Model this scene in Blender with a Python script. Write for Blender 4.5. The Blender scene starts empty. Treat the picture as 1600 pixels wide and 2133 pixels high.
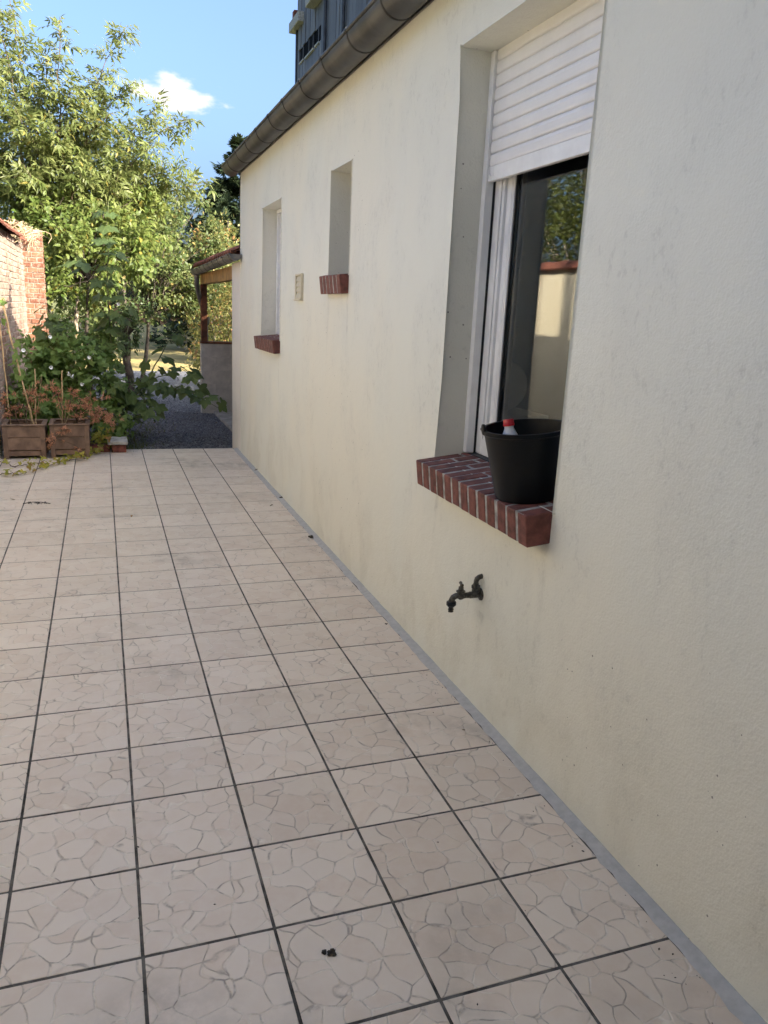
import bpy, math, random
import numpy as np
from mathutils import Vector, Matrix

random.seed(7)
rng = np.random.default_rng(7)
S = bpy.context.scene
COL = S.collection

# ------------------------------------------------------------------ camera
cam_d = bpy.data.cameras.new('camera')
cam = bpy.data.objects.new('camera', cam_d)
COL.objects.link(cam)
CAM = Vector((-0.0352, -1.6850, 1.5740))
yaw, pitch, roll = 0.34995, -0.25005, 0.04751
fwd = Vector((math.sin(yaw) * math.cos(pitch), math.cos(yaw) * math.cos(pitch), math.sin(pitch)))
r0 = Vector((math.cos(yaw), -math.sin(yaw), 0.0))
u0 = r0.cross(fwd)
right = math.cos(roll) * r0 + math.sin(roll) * u0
up = -math.sin(roll) * r0 + math.cos(roll) * u0
mw = Matrix((right, up, -fwd)).transposed().to_4x4()
mw.translation = CAM
cam.matrix_world = mw
cam_d.sensor_fit = 'VERTICAL'
cam_d.sensor_height = 36.0
cam_d.lens = 1624.9 / 2133.0 * 36.0
cam_d.clip_start = 0.02
cam_d.clip_end = 3000.0
S.camera = cam
S.render.resolution_x, S.render.resolution_y = 768, 1024

# ------------------------------------------------------------------ sun and sky
SUN = Vector((1.0, -0.95, 0.686)).normalized()          # towards the sun
el = math.asin(SUN.z)
rot = math.atan2(SUN.x, SUN.y)
sun_d = bpy.data.lights.new('sun', 'SUN')
sun_d.energy = 4.2
sun_d.angle = math.radians(0.55)
sun_d.color = (1.0, 0.90, 0.74)
sun = bpy.data.objects.new('sun', sun_d)
sun.rotation_euler = SUN.to_track_quat('Z', 'Y').to_euler()
sun.location = (20, -19, 14)
COL.objects.link(sun)

world = bpy.data.worlds.new('World')
S.world = world
world.use_nodes = True
wn = world.node_tree
wn.nodes.clear()
sky = wn.nodes.new('ShaderNodeTexSky')
sky.sky_type = 'NISHITA'
sky.sun_disc = False
sky.sun_elevation = el
sky.sun_rotation = rot
sky.air_density = 0.7
sky.dust_density = 8.0
sky.ozone_density = 6.0
bg = wn.nodes.new('ShaderNodeBackground')
bg.inputs['Strength'].default_value = 0.15
wout = wn.nodes.new('ShaderNodeOutputWorld')
wn.links.new(bg.outputs[0], wout.inputs[0])

def pix_dir(x, y):
    return (right * ((x - 800) / 1624.9) - up * ((y - 1066.5) / 1624.9) + fwd).normalized()

def build_clouds():
    """one small fair-weather cloud low in the blue sky"""
    cd = pix_dir(345, 205)
    ax = Vector((cd.y, -cd.x, 0)).normalized()
    ay = ax.cross(cd).normalized()
    L = wn.links.new
    tc = wn.nodes.new('ShaderNodeTexCoord')
    def dot(v, scale, off=0.0):
        d = wn.nodes.new('ShaderNodeVectorMath'); d.operation = 'DOT_PRODUCT'
        L(tc.outputs['Generated'], d.inputs[0]); d.inputs[1].default_value = v
        m = wn.nodes.new('ShaderNodeMath'); m.operation = 'MULTIPLY_ADD'
        L(d.outputs['Value'], m.inputs[0]); m.inputs[1].default_value = scale; m.inputs[2].default_value = off
        return m
    a = dot(ax, 1 / 0.062); b = dot(ay, 1 / 0.030); c = dot(cd, 1.0)
    comb = wn.nodes.new('ShaderNodeCombineXYZ')
    L(a.outputs[0], comb.inputs[0]); L(b.outputs[0], comb.inputs[1])
    # tilt: the cloud slopes down towards the right
    rotn = wn.nodes.new('ShaderNodeVectorRotate'); rotn.rotation_type = 'Z_AXIS'
    rotn.inputs['Angle'].default_value = math.radians(24)
    L(comb.outputs[0], rotn.inputs['Vector'])
    sep = wn.nodes.new('ShaderNodeSeparateXYZ'); L(rotn.outputs[0], sep.inputs[0])
    nz = wn.nodes.new('ShaderNodeTexNoise'); nz.inputs['Scale'].default_value = 1.5
    nz.inputs['Detail'].default_value = 7; nz.inputs['Roughness'].default_value = 0.55
    off = wn.nodes.new('ShaderNodeVectorMath'); off.operation = 'ADD'; off.inputs[1].default_value = (3.3, 1.2, 0)
    L(rotn.outputs[0], off.inputs[0]); L(off.outputs[0], nz.inputs['Vector'])
    def math_(op, x, y=None):
        m = wn.nodes.new('ShaderNodeMath'); m.operation = op
        for i, q in enumerate((x, y)):
            if q is None: continue
            if isinstance(q, (int, float)): m.inputs[i].default_value = q
            else: L(q, m.inputs[i])
        return m.outputs[0]
    ln = wn.nodes.new('ShaderNodeVectorMath'); ln.operation = 'LENGTH'; L(rotn.outputs[0], ln.inputs[0])
    # flatter underside
    under = math_('MULTIPLY', math_('MAXIMUM', math_('MULTIPLY', sep.outputs[1], -1.0), 0.0), 0.9)
    r = math_('ADD', ln.outputs['Value'], under)
    v = math_('ADD', math_('SUBTRACT', 1.0, r), math_('MULTIPLY', math_('SUBTRACT', nz.outputs[0], 0.5), 2.4))
    mr = wn.nodes.new('ShaderNodeMapRange'); mr.interpolation_type = 'SMOOTHSTEP'
    mr.inputs['From Min'].default_value = 0.05; mr.inputs['From Max'].default_value = 0.75
    L(v, mr.inputs['Value'])
    front = math_('GREATER_THAN', c.outputs[0], 0.5)
    mask = math_('MULTIPLY', math_('MULTIPLY', mr.outputs[0], front), 0.92)
    mix = wn.nodes.new('ShaderNodeMix'); mix.data_type = 'RGBA'
    tint = wn.nodes.new('ShaderNodeMix'); tint.data_type = 'RGBA'; tint.blend_type = 'MULTIPLY'; tint.inputs[0].default_value = 1.0
    L(sky.outputs[0], tint.inputs[6]); tint.inputs[7].default_value = (1.06, 1.0, 0.90, 1)      # hazy, slightly warm summer air
    L(mask, mix.inputs[0]); L(tint.outputs[2], mix.inputs[6]); mix.inputs[7].default_value = (2.2, 2.05, 1.9, 1)
    L(mix.outputs[2], bg.inputs['Color'])
build_clouds()

S.view_settings.view_transform = 'Standard'
S.view_settings.look = 'None'
S.view_settings.gamma = 1.0
S.view_settings.use_curve_mapping = False
S.view_settings.exposure = 2.15
S.render.engine = 'CYCLES'
S.cycles.use_denoising = True
S.cycles.use_adaptive_sampling = True
S.cycles.adaptive_threshold = 0.02
S.cycles.max_bounces = 6
S.cycles.transparent_max_bounces = 12

# ------------------------------------------------------------------ helpers
WL = {}                                                   # world location of each parent
def wloc(o):
    return WL.get(o.name, Vector((0, 0, 0))) if o is not None else Vector((0, 0, 0))

def tag(o, label=None, cat=None, group=None, kind=None):
    if label: o['label'] = label
    if cat: o['category'] = cat
    if group: o['group'] = group
    if kind: o['kind'] = kind
    return o

def empty(name, loc, label=None, cat=None, group=None, parent=None, kind=None):
    o = bpy.data.objects.new(name, None)
    COL.objects.link(o)
    o.empty_display_size = 0.1
    o.parent = parent
    loc = Vector(loc)
    o.location = loc - wloc(parent)
    WL[o.name] = loc.copy()
    return tag(o, label, cat, group, kind)

class MB:
    def __init__(s):
        s.v, s.f = [], []
    def add(s, vs, fs):
        b = len(s.v)
        s.v += [tuple(p) for p in vs]
        s.f += [tuple(i + b for i in f) for f in fs]
        return s
    def box(s, x0, x1, y0, y1, z0, z1, ch=0.0):
        if x0 > x1: x0, x1 = x1, x0
        if y0 > y1: y0, y1 = y1, y0
        if z0 > z1: z0, z1 = z1, z0
        if ch <= 0:
            vs = [(x, y, z) for z in (z0, z1) for y in (y0, y1) for x in (x0, x1)]
            fs = [(0, 2, 3, 1), (4, 5, 7, 6), (0, 1, 5, 4), (2, 6, 7, 3), (0, 4, 6, 2), (1, 3, 7, 5)]
            return s.add(vs, fs)
        # chamfered box: each corner split in three
        idx = {}
        vs = []
        for i, x in enumerate((x0, x1)):
            for j, y in enumerate((y0, y1)):
                for k, z in enumerate((z0, z1)):
                    sx, sy, sz = (ch, -ch)[i], (ch, -ch)[j], (ch, -ch)[k]
                    idx[i, j, k, 0] = len(vs); vs.append((x, y + sy, z + sz))
                    idx[i, j, k, 1] = len(vs); vs.append((x + sx, y, z + sz))
                    idx[i, j, k, 2] = len(vs); vs.append((x + sx, y + sy, z))
        fs = []
        q = lambda *a: fs.append(tuple(idx[t] for t in a))
        q((0,0,0,0),(0,0,1,0),(0,1,1,0),(0,1,0,0)); q((1,0,0,0),(1,1,0,0),(1,1,1,0),(1,0,1,0))
        q((0,0,0,1),(1,0,0,1),(1,0,1,1),(0,0,1,1)); q((0,1,0,1),(0,1,1,1),(1,1,1,1),(1,1,0,1))
        q((0,0,0,2),(0,1,0,2),(1,1,0,2),(1,0,0,2)); q((0,0,1,2),(1,0,1,2),(1,1,1,2),(0,1,1,2))
        for a in (0, 1):
            for b in (0, 1):
                fs.append(tuple(idx[t] for t in (((a,b,0,0),(a,b,0,1),(a,b,1,1),(a,b,1,0)) if a == b else ((a,b,0,1),(a,b,0,0),(a,b,1,0),(a,b,1,1)))))
                fs.append(tuple(idx[t] for t in (((0,a,b,1),(0,a,b,2),(1,a,b,2),(1,a,b,1)) if a == b else ((0,a,b,2),(0,a,b,1),(1,a,b,1),(1,a,b,2)))))
                fs.append(tuple(idx[t] for t in (((a,0,b,2),(a,0,b,0),(a,1,b,0),(a,1,b,2)) if a == b else ((a,0,b,0),(a,0,b,2),(a,1,b,2),(a,1,b,0)))))
                for c in (0, 1):
                    t = (idx[a,b,c,0], idx[a,b,c,1], idx[a,b,c,2])
                    fs.append(t if (a + b + c) % 2 == 1 else t[::-1])
        return s.add(vs, fs)
    def tube(s, pts, rad, n=8, cap=True):
        pts = [Vector(p) for p in pts]
        if not hasattr(rad, '__len__'): rad = [rad] * len(pts)
        rings = []
        t0 = (pts[1] - pts[0]).normalized()
        a = t0.orthogonal().normalized()
        for i, p in enumerate(pts):
            t = (pts[min(i + 1, len(pts) - 1)] - pts[max(i - 1, 0)]).normalized()
            a = (a - t * a.dot(t))
            a = a.normalized() if a.length > 1e-6 else t.orthogonal().normalized()
            b = t.cross(a)
            rings.append([p + (a * math.cos(2 * math.pi * k / n) + b * math.sin(2 * math.pi * k / n)) * rad[i] for k in range(n)])
        vs = [p for r in rings for p in r]
        fs = []
        for i in range(len(pts) - 1):
            for k in range(n):
                k2 = (k + 1) % n
                fs.append((i * n + k, i * n + k2, (i + 1) * n + k2, (i + 1) * n + k))
        if cap:
            fs.append(tuple(reversed(range(n)))); fs.append(tuple((len(pts) - 1) * n + k for k in range(n)))
        return s.add(vs, fs)
    def lathe(s, c, prof, n=32, axis=Vector((0, 0, 1))):
        """prof: (radius, height) pairs"""
        axis = Vector(axis).normalized(); a = axis.orthogonal().normalized(); b = axis.cross(a); c = Vector(c)
        vs = []
        for r, h in prof:
            for k in range(n):
                w = 2 * math.pi * k / n
                vs.append(c + axis * h + (a * math.cos(w) + b * math.sin(w)) * max(r, 1e-4))
        fs = []
        for i in range(len(prof) - 1):
            for k in range(n):
                k2 = (k + 1) % n
                fs.append((i * n + k, i * n + k2, (i + 1) * n + k2, (i + 1) * n + k))
        return s.add(vs, fs)
    def prism(s, poly, y0, y1):
        """poly: (x, z) outline, extruded along y"""
        n = len(poly)
        vs = [(x, y0, z) for x, z in poly] + [(x, y1, z) for x, z in poly]
        fs = [tuple(range(n)), tuple(reversed(range(n, 2 * n)))]
        for i in range(n):
            j = (i + 1) % n
            fs.append((i, i + n, j + n, j))
        return s.add(vs, fs)
    def mesh(s, name, mat, smooth=False):
        me = bpy.data.meshes.new(name)
        me.from_pydata(s.v, [], s.f)
        if mat: me.materials.append(mat)
        if smooth:
            me.polygons.foreach_set('use_smooth', [True] * len(me.polygons))
        me.update()
        return me
    def build(s, name, mat, parent=None, smooth=False, kind=None, recenter=True):
        c = Vector((0, 0, 0))
        if recenter:
            lo = [min(p[i] for p in s.v) for i in range(3)]; hi = [max(p[i] for p in s.v) for i in range(3)]
            c = Vector(((lo[0] + hi[0]) / 2, (lo[1] + hi[1]) / 2, lo[2]))
            s.v = [(p[0] - c.x, p[1] - c.y, p[2] - c.z) for p in s.v]
        o = bpy.data.objects.new(name, s.mesh(name, mat, smooth))
        COL.objects.link(o)
        o.parent = parent
        o.location = c - wloc(parent)
        WL[o.name] = c.copy()
        if kind: o['kind'] = kind
        return o

def inst(name, me, parent, m, kind=None):
    """an object sharing mesh data; m is its world matrix (parents only translate)"""
    o = bpy.data.objects.new(name, me)
    COL.objects.link(o)
    o.parent = parent
    m = m.copy()
    w = m.translation.copy()
    m.translation = w - wloc(parent)
    o.matrix_basis = m
    WL[o.name] = w
    return o

def autosmooth(o, ang=40):
    me = o.data
    me.polygons.foreach_set('use_smooth', [True] * len(me.polygons))
    try: me.set_sharp_from_angle(angle=math.radians(ang))
    except Exception: pass

def bevel(o, w, seg=2):
    b = o.modifiers.new('bevel', 'BEVEL'); b.width = w; b.segments = seg; b.limit_method = 'ANGLE'; b.angle_limit = math.radians(40)
    return o

def frame_m(pos, d, n):
    """matrix with local x along d and local z close to n"""
    d = Vector(d).normalized(); n = Vector(n)
    y = n.cross(d)
    if y.length < 1e-5: y = d.orthogonal()
    y.normalize(); z = d.cross(y)
    m = Matrix((d, y, z)).transposed().to_4x4()
    m.translation = pos
    return m

def on_x(x, y, X):
    d = pix_dir(x, y); return CAM + d * ((X - CAM.x) / d.x)
def on_y(x, y, Y):
    d = pix_dir(x, y); return CAM + d * ((Y - CAM.y) / d.y)
def to_pix(p):
    v = Vector(p) - CAM; z = v.dot(fwd)
    if z < 0.05: return None
    return 800 + 1624.9 * v.dot(right) / z, 1066.5 - 1624.9 * v.dot(up) / z, z

# ------------------------------------------------------------------ materials
def newmat(name, rough=0.8, metal=0.0, spec=0.5):
    m = bpy.data.materials.new(name); m.use_nodes = True
    nt = m.node_tree; b = nt.nodes['Principled BSDF']
    b.inputs['Roughness'].default_value = rough; b.inputs['Metallic'].default_value = metal
    b.inputs['Specular IOR Level'].default_value = spec
    return m, nt, b

class G:
    """small node-building helper"""
    def __init__(s, nt): s.nt = nt
    def node(s, t, **kw):
        n = s.nt.nodes.new(t)
        for k, v in kw.items(): setattr(n, k, v)
        return n
    def set(s, sock, v):
        if isinstance(v, bpy.types.NodeSocket): s.nt.links.new(v, sock)
        else:
            if isinstance(v, tuple) and len(v) == 3 and sock.type == 'RGBA': v = (*v, 1)
            sock.default_value = v
    def pos(s): return s.node('ShaderNodeNewGeometry').outputs['Position']
    def objco(s): return s.node('ShaderNodeTexCoord').outputs['Object']
    def island(s): return s.node('ShaderNodeNewGeometry').outputs['Random Per Island']
    def orand(s): return s.node('ShaderNodeObjectInfo').outputs['Random']
    def map(s, v, scale=(1, 1, 1), loc=(0, 0, 0), rot=(0, 0, 0)):
        n = s.node('ShaderNodeMapping'); s.set(n.inputs[0], v)
        s.set(n.inputs['Scale'], scale); s.set(n.inputs['Location'], loc); s.set(n.inputs['Rotation'], rot)
        return n.outputs[0]
    def noise(s, v, scale, detail=4, rough=0.55, dist=0.0, out=0):
        n = s.node('ShaderNodeTexNoise'); s.set(n.inputs['Vector'], v)
        n.inputs['Scale'].default_value = scale; n.inputs['Detail'].default_value = detail
        n.inputs['Roughness'].default_value = rough; n.inputs['Distortion'].default_value = dist
        return n.outputs[out]
    def vor(s, v, scale, feature='F1', out='Distance', rand=1.0):
        n = s.node('ShaderNodeTexVoronoi', feature=feature); s.set(n.inputs['Vector'], v)
        n.inputs['Scale'].default_value = scale; n.inputs['Randomness'].default_value = rand
        return n.outputs[out]
    def math(s, op, a, b=0.0, c=0.0, clamp=False):
        n = s.node('ShaderNodeMath', operation=op, use_clamp=clamp)
        s.set(n.inputs[0], a); s.set(n.inputs[1], b); s.set(n.inputs[2], c)
        return n.outputs[0]
    def vadd(s, a, b):
        n = s.node('ShaderNodeVectorMath', operation='ADD'); s.set(n.inputs[0], a); s.set(n.inputs[1], b); return n.outputs[0]
    def vscale(s, a, k):
        n = s.node('ShaderNodeVectorMath', operation='SCALE'); s.set(n.inputs[0], a); s.set(n.inputs['Scale'], k); return n.outputs[0]
    def ramp(s, f, a, b, lo=0.0, hi=1.0):
        n = s.node('ShaderNodeMapRange'); n.interpolation_type = 'SMOOTHSTEP'; s.set(n.inputs['Value'], f)
        n.inputs['From Min'].default_value = a; n.inputs['From Max'].default_value = b
        n.inputs['To Min'].default_value = lo; n.inputs['To Max'].default_value = hi
        return n.outputs[0]
    def mix(s, f, a, b, mode='MIX'):
        n = s.node('ShaderNodeMix', data_type='RGBA', blend_type=mode)
        s.set(n.inputs[0], f); s.set(n.inputs[6], a); s.set(n.inputs[7], b); return n.outputs[2]
    def sep(s, v):
        n = s.node('ShaderNodeSeparateXYZ'); s.set(n.inputs[0], v); return n.outputs
    def comb(s, x, y, z):
        n = s.node('ShaderNodeCombineXYZ'); s.set(n.inputs[0], x); s.set(n.inputs[1], y); s.set(n.inputs[2], z); return n.outputs[0]
    def bump(s, h, strength=0.3, dist=0.01, prev=None):
        n = s.node('ShaderNodeBump'); n.inputs['Strength'].default_value = strength; n.inputs['Distance'].default_value = dist
        s.set(n.inputs['Height'], h)
        if prev is not None: s.set(n.inputs['Normal'], prev)
        return n.outputs[0]

def simple(name, col, rough=0.7, metal=0.0, var=0.15, scale=8.0, bump=0.0, bscale=60.0, spec=0.5, dark=None, objvar=0.0, world_co=False):
    m, nt, b = newmat(name, rough, metal, spec); g = G(nt)
    co = g.pos() if world_co else g.objco()
    if objvar: co = g.vadd(co, g.vscale(g.comb(g.orand(), g.orand(), g.orand()), 17.0))
    n = g.noise(co, scale, 6, 0.6)
    d = dark if dark else tuple(c * (1 - 2.2 * var) for c in col)
    lt = tuple(min(1, c * (1 + var)) for c in col)
    c = g.mix(g.ramp(n, 0.3, 0.7), d, lt)
    if objvar:
        c = g.mix(objvar, c, g.mix(g.orand(), tuple(x * 0.55 for x in col), tuple(min(1, x * 1.45) for x in col)))
    g.set(b.inputs['Base Color'], c)
    if bump: g.set(b.inputs['Normal'], g.bump(g.noise(co, bscale, 5, 0.6), bump, 0.004))
    return m

def stucco(name, cream, grey, warm):
    m, nt, b = newmat(name, 0.92, 0, 0.25); g = G(nt); p = g.pos()
    big = g.noise(g.map(p, (1, 1.0, 0.7)), 1.1, 2, 0.6)
    warp = g.vadd(p, g.vscale(g.noise(p, 2.2, 1, out=1), 0.35))
    streak = g.noise(g.map(warp, (1, 1.5, 0.9)), 2.4, 4, 0.6)
    c = g.mix(g.ramp(big, 0.32, 0.68), cream, warm)
    c = g.mix(g.math('MULTIPLY', g.ramp(streak, 0.42, 0.74), 0.24), c, grey)
    # brushed dark smears and pin holes in the render
    fine = g.noise(g.map(p, (1, 1.6, 1.0), rot=(0.4, 0, 0)), 26.0, 3, 0.72)
    c = g.mix(g.math('MULTIPLY', g.math('MULTIPLY', g.ramp(fine, 0.52, 0.68), g.ramp(streak, 0.46, 0.62)), 0.16), c, tuple(x * 0.42 for x in grey))
    vn = g.node('ShaderNodeTexVoronoi'); g.set(vn.inputs['Vector'], p); vn.inputs['Scale'].default_value = 40
    rnd = g.sep(vn.outputs['Color'])
    pit = g.math('MULTIPLY', g.math('LESS_THAN', vn.outputs['Distance'], g.math('MULTIPLY', rnd[1], 0.16)), g.math('LESS_THAN', rnd[0], g.ramp(big, 0.36, 0.60, 0.12, 0.55)))
    c = g.mix(g.math('MULTIPLY', pit, 0.72), c, (0.10, 0.095, 0.09))
    # rain drips below the sill ends, limescale and damp below the tap
    sx = g.sep(p); drip = None
    for yc, zt, wd, ln in ((0.53, 0.84, 0.035, 0.55), (1.47, 0.84, 0.03, 0.45), (0.965, 0.42, 0.04, 0.42), (2.97, 1.67, 0.03, 0.5), (3.40, 1.67, 0.03, 0.6), (5.70, 1.19, 0.03, 0.5), (4.90, 1.19, 0.03, 0.5)):
        dy = g.math('ABSOLUTE', g.math('SUBTRACT', g.math('ADD', sx[1], g.math('MULTIPLY', g.math('SUBTRACT', streak, 0.5), 0.10)), yc))
        k = g.math('MULTIPLY', g.ramp(dy, 0.0, wd, 1.0, 0.0), g.math('MULTIPLY', g.ramp(sx[2], zt - ln, zt - 0.02, 0.0, 1.0), g.math('LESS_THAN', sx[2], zt)))
        drip = k if drip is None else g.math('MAXIMUM', drip, k)
    c = g.mix(g.math('MULTIPLY', g.math('MULTIPLY', drip, g.ramp(fine, 0.30, 0.60)), 0.22), c, tuple(x * 0.5 for x in grey))
    # algae stains with their own ragged outline along the foot
    z = g.sep(p)[2]
    foot = g.math('MULTIPLY', g.ramp(z, 0.05, 0.75, 1.0, 0.0), g.ramp(streak, 0.40, 0.62))
    c = g.mix(g.math('MULTIPLY', foot, 0.20), c, (0.55, 0.50, 0.37))
    g.set(b.inputs['Base Color'], c)
    h = g.math('ADD', g.math('MULTIPLY', g.noise(p, 120, 1, 0.7), 0.0032), g.math('MULTIPLY', g.noise(p, 21, 2, 0.6), 0.006))
    h = g.math('ADD', h, g.math('MULTIPLY', big, 0.012))
    g.set(b.inputs['Normal'], g.bump(g.math('SUBTRACT', h, g.math('MULTIPLY', pit, 0.003)), 0.55, 1.0))
    return m

M = {}
M['stucco'] = stucco('house_render', (0.705, 0.71, 0.645), (0.575, 0.585, 0.55), (0.735, 0.715, 0.625))
M['pillar'] = stucco('pillar_render', (0.76, 0.725, 0.665), (0.60, 0.58, 0.54), (0.77, 0.73, 0.66))
M['garden_wall'] = stucco('garden_wall_render', (0.70, 0.62, 0.46), (0.55, 0.52, 0.44), (0.72, 0.63, 0.45))
M['fillet'] = simple('cement_fillet', (0.47, 0.47, 0.46), 0.85, var=0.06, scale=30, bump=0.5, bscale=90, world_co=True)
M['grout'] = simple('tile_grout', (0.125, 0.116, 0.103), 0.95, var=0.35, scale=14, bump=0.5, bscale=200, world_co=True)
M['white'] = simple('white_plastic', (0.78, 0.79, 0.80), 0.38, var=0.05, scale=5, world_co=True)
M['shutter'] = simple('shutter_plastic', (0.74, 0.735, 0.74), 0.42, var=0.02, scale=7, world_co=True)
M['black'] = simple('black_gasket_and_gap', (0.012, 0.012, 0.013), 0.6)
M['zinc'] = simple('weathered_zinc', (0.066, 0.066, 0.066), 0.5, 0.2, var=0.22, scale=5, bump=0.12, bscale=9, world_co=True)
M['zinc2'] = simple('grey_zinc', (0.19, 0.18, 0.165), 0.5, 0.3, var=0.2, scale=5, bump=0.1, bscale=9, world_co=True)
M['zinc_band'] = simple('dark_zinc_band', (0.04, 0.039, 0.038), 0.55, 0.3, var=0.2, scale=9, world_co=True)
M['brick_sill'] = simple('red_sill_brick', (0.165, 0.054, 0.042), 0.72, var=0.25, scale=26, bump=0.35, bscale=120, objvar=0.18)
M['mortar'] = simple('grey_mortar', (0.35, 0.345, 0.33), 0.95, var=0.2, scale=30, bump=0.6, bscale=140, world_co=True)
M['bucket'] = simple('black_bucket_plastic', (0.0035, 0.004, 0.005), 0.42, var=0.1, spec=0.28)
M['bottle'] = simple('white_bottle_plastic', (0.72, 0.73, 0.75), 0.35, var=0.04)
M['red_cap'] = simple('red_cap_plastic', (0.55, 0.012, 0.025), 0.35, var=0.06)
M['tap'] = simple('tarnished_brass', (0.095, 0.09, 0.078), 0.5, 0.4, var=0.3, scale=60, bump=0.25, bscale=120)
M['tap_plastic'] = simple('black_hose_connector', (0.012, 0.012, 0.013), 0.5)
M['vent'] = simple('cream_vent_plastic', (0.62, 0.56, 0.42), 0.5, var=0.06)
M['roof_tile'] = simple('clay_roof_tile', (0.24, 0.085, 0.05), 0.85, var=0.28, scale=14, bump=0.4, bscale=60, objvar=0.35)
M['coping'] = simple('clay_coping_tile', (0.22, 0.075, 0.045), 0.85, var=0.25, scale=12, bump=0.4, bscale=60, objvar=0.3)
M['planter'] = simple('brown_planter_wood', (0.19, 0.118, 0.078), 0.7, var=0.22, scale=9, bump=0.35, bscale=40, objvar=0.15)
M['planter_rim'] = simple('worn_planter_rim', (0.17, 0.11, 0.075), 0.75, var=0.2, scale=12, bump=0.3, bscale=50)
M['soil'] = simple('dark_soil', (0.045, 0.034, 0.026), 0.98, var=0.3, scale=20, bump=0.9, bscale=60, world_co=True)
M['cane'] = simple('bamboo_cane', (0.52, 0.36, 0.19), 0.55, var=0.2, scale=12)
M['stone'] = simple('cast_stone_slab', (0.36, 0.35, 0.315), 0.9, var=0.2, scale=16, bump=0.5, bscale=70)
M['dark_brick'] = simple('old_red_brick', (0.20, 0.065, 0.045), 0.9, var=0.3, scale=18, bump=0.5, bscale=60)
M['block'] = simple('grey_concrete_block', (0.60, 0.555, 0.48), 0.95, var=0.1, scale=7, bump=0.4, bscale=120, objvar=0.06)
M['block_joint'] = simple('pale_block_mortar', (0.60, 0.565, 0.50), 0.95, var=0.1, scale=14, bump=0.4, bscale=90, world_co=True)
M['slab'] = simple('concrete_slab', (0.33, 0.31, 0.27), 0.95, var=0.15, scale=6, bump=0.4, bscale=90, world_co=True)
M['beam'] = simple('yellow_timber', (0.42, 0.235, 0.075), 0.65, var=0.2, scale=7, bump=0.25, bscale=30)
M['post_wood'] = simple('reddish_timber', (0.17, 0.06, 0.026), 0.6, var=0.25, scale=10, bump=0.25, bscale=30)
M['bark'] = simple('grey_brown_bark', (0.065, 0.05, 0.036), 0.95, var=0.3, scale=14, bump=0.9, bscale=40, world_co=True)
M['bark_pale'] = simple('pale_bark', (0.28, 0.22, 0.16), 0.95, var=0.3, scale=14, bump=0.9, bscale=40, world_co=True)
M['twig'] = simple('brown_twig', (0.12, 0.085, 0.05), 0.9, var=0.25, scale=20)
M['green_stem'] = simple('green_stem', (0.10, 0.12, 0.04), 0.7, var=0.25, scale=20)
M['dry_stalk'] = simple('dry_stalk', (0.40, 0.30, 0.18), 0.9, var=0.25, scale=20)
M['fence_wood'] = simple('brown_fence_boards', (0.22, 0.115, 0.055), 0.85, var=0.25, scale=3, objvar=0.2)
M['petal'] = simple('white_petal', (0.82, 0.82, 0.80), 0.6, var=0.03)
M['pale_post'] = simple('pale_concrete_post', (0.42, 0.41, 0.37), 0.95, var=0.15, scale=5)
M['inside'] = simple('room_paint', (0.30, 0.29, 0.27), 0.9, var=0.05)
M['plate'] = simple('grey_plate', (0.62, 0.62, 0.60), 0.5, var=0.05)
M['debris'] = simple('dark_debris', (0.075, 0.064, 0.05), 0.95, var=0.3, scale=60, bump=0.6, bscale=120)
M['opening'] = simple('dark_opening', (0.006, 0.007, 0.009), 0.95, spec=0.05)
M['rust'] = simple('dark_steel_trim', (0.045, 0.05, 0.06), 0.6, 0.3, var=0.2, scale=3)

def mat_glass():
    m, nt, b = newmat('window_glass', 0.0)
    b.inputs['Base Color'].default_value = (0.93, 0.96, 0.95, 1)
    b.inputs['Transmission Weight'].default_value = 1.0
    b.inputs['IOR'].default_value = 1.5
    return m
M['glass'] = mat_glass()

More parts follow.
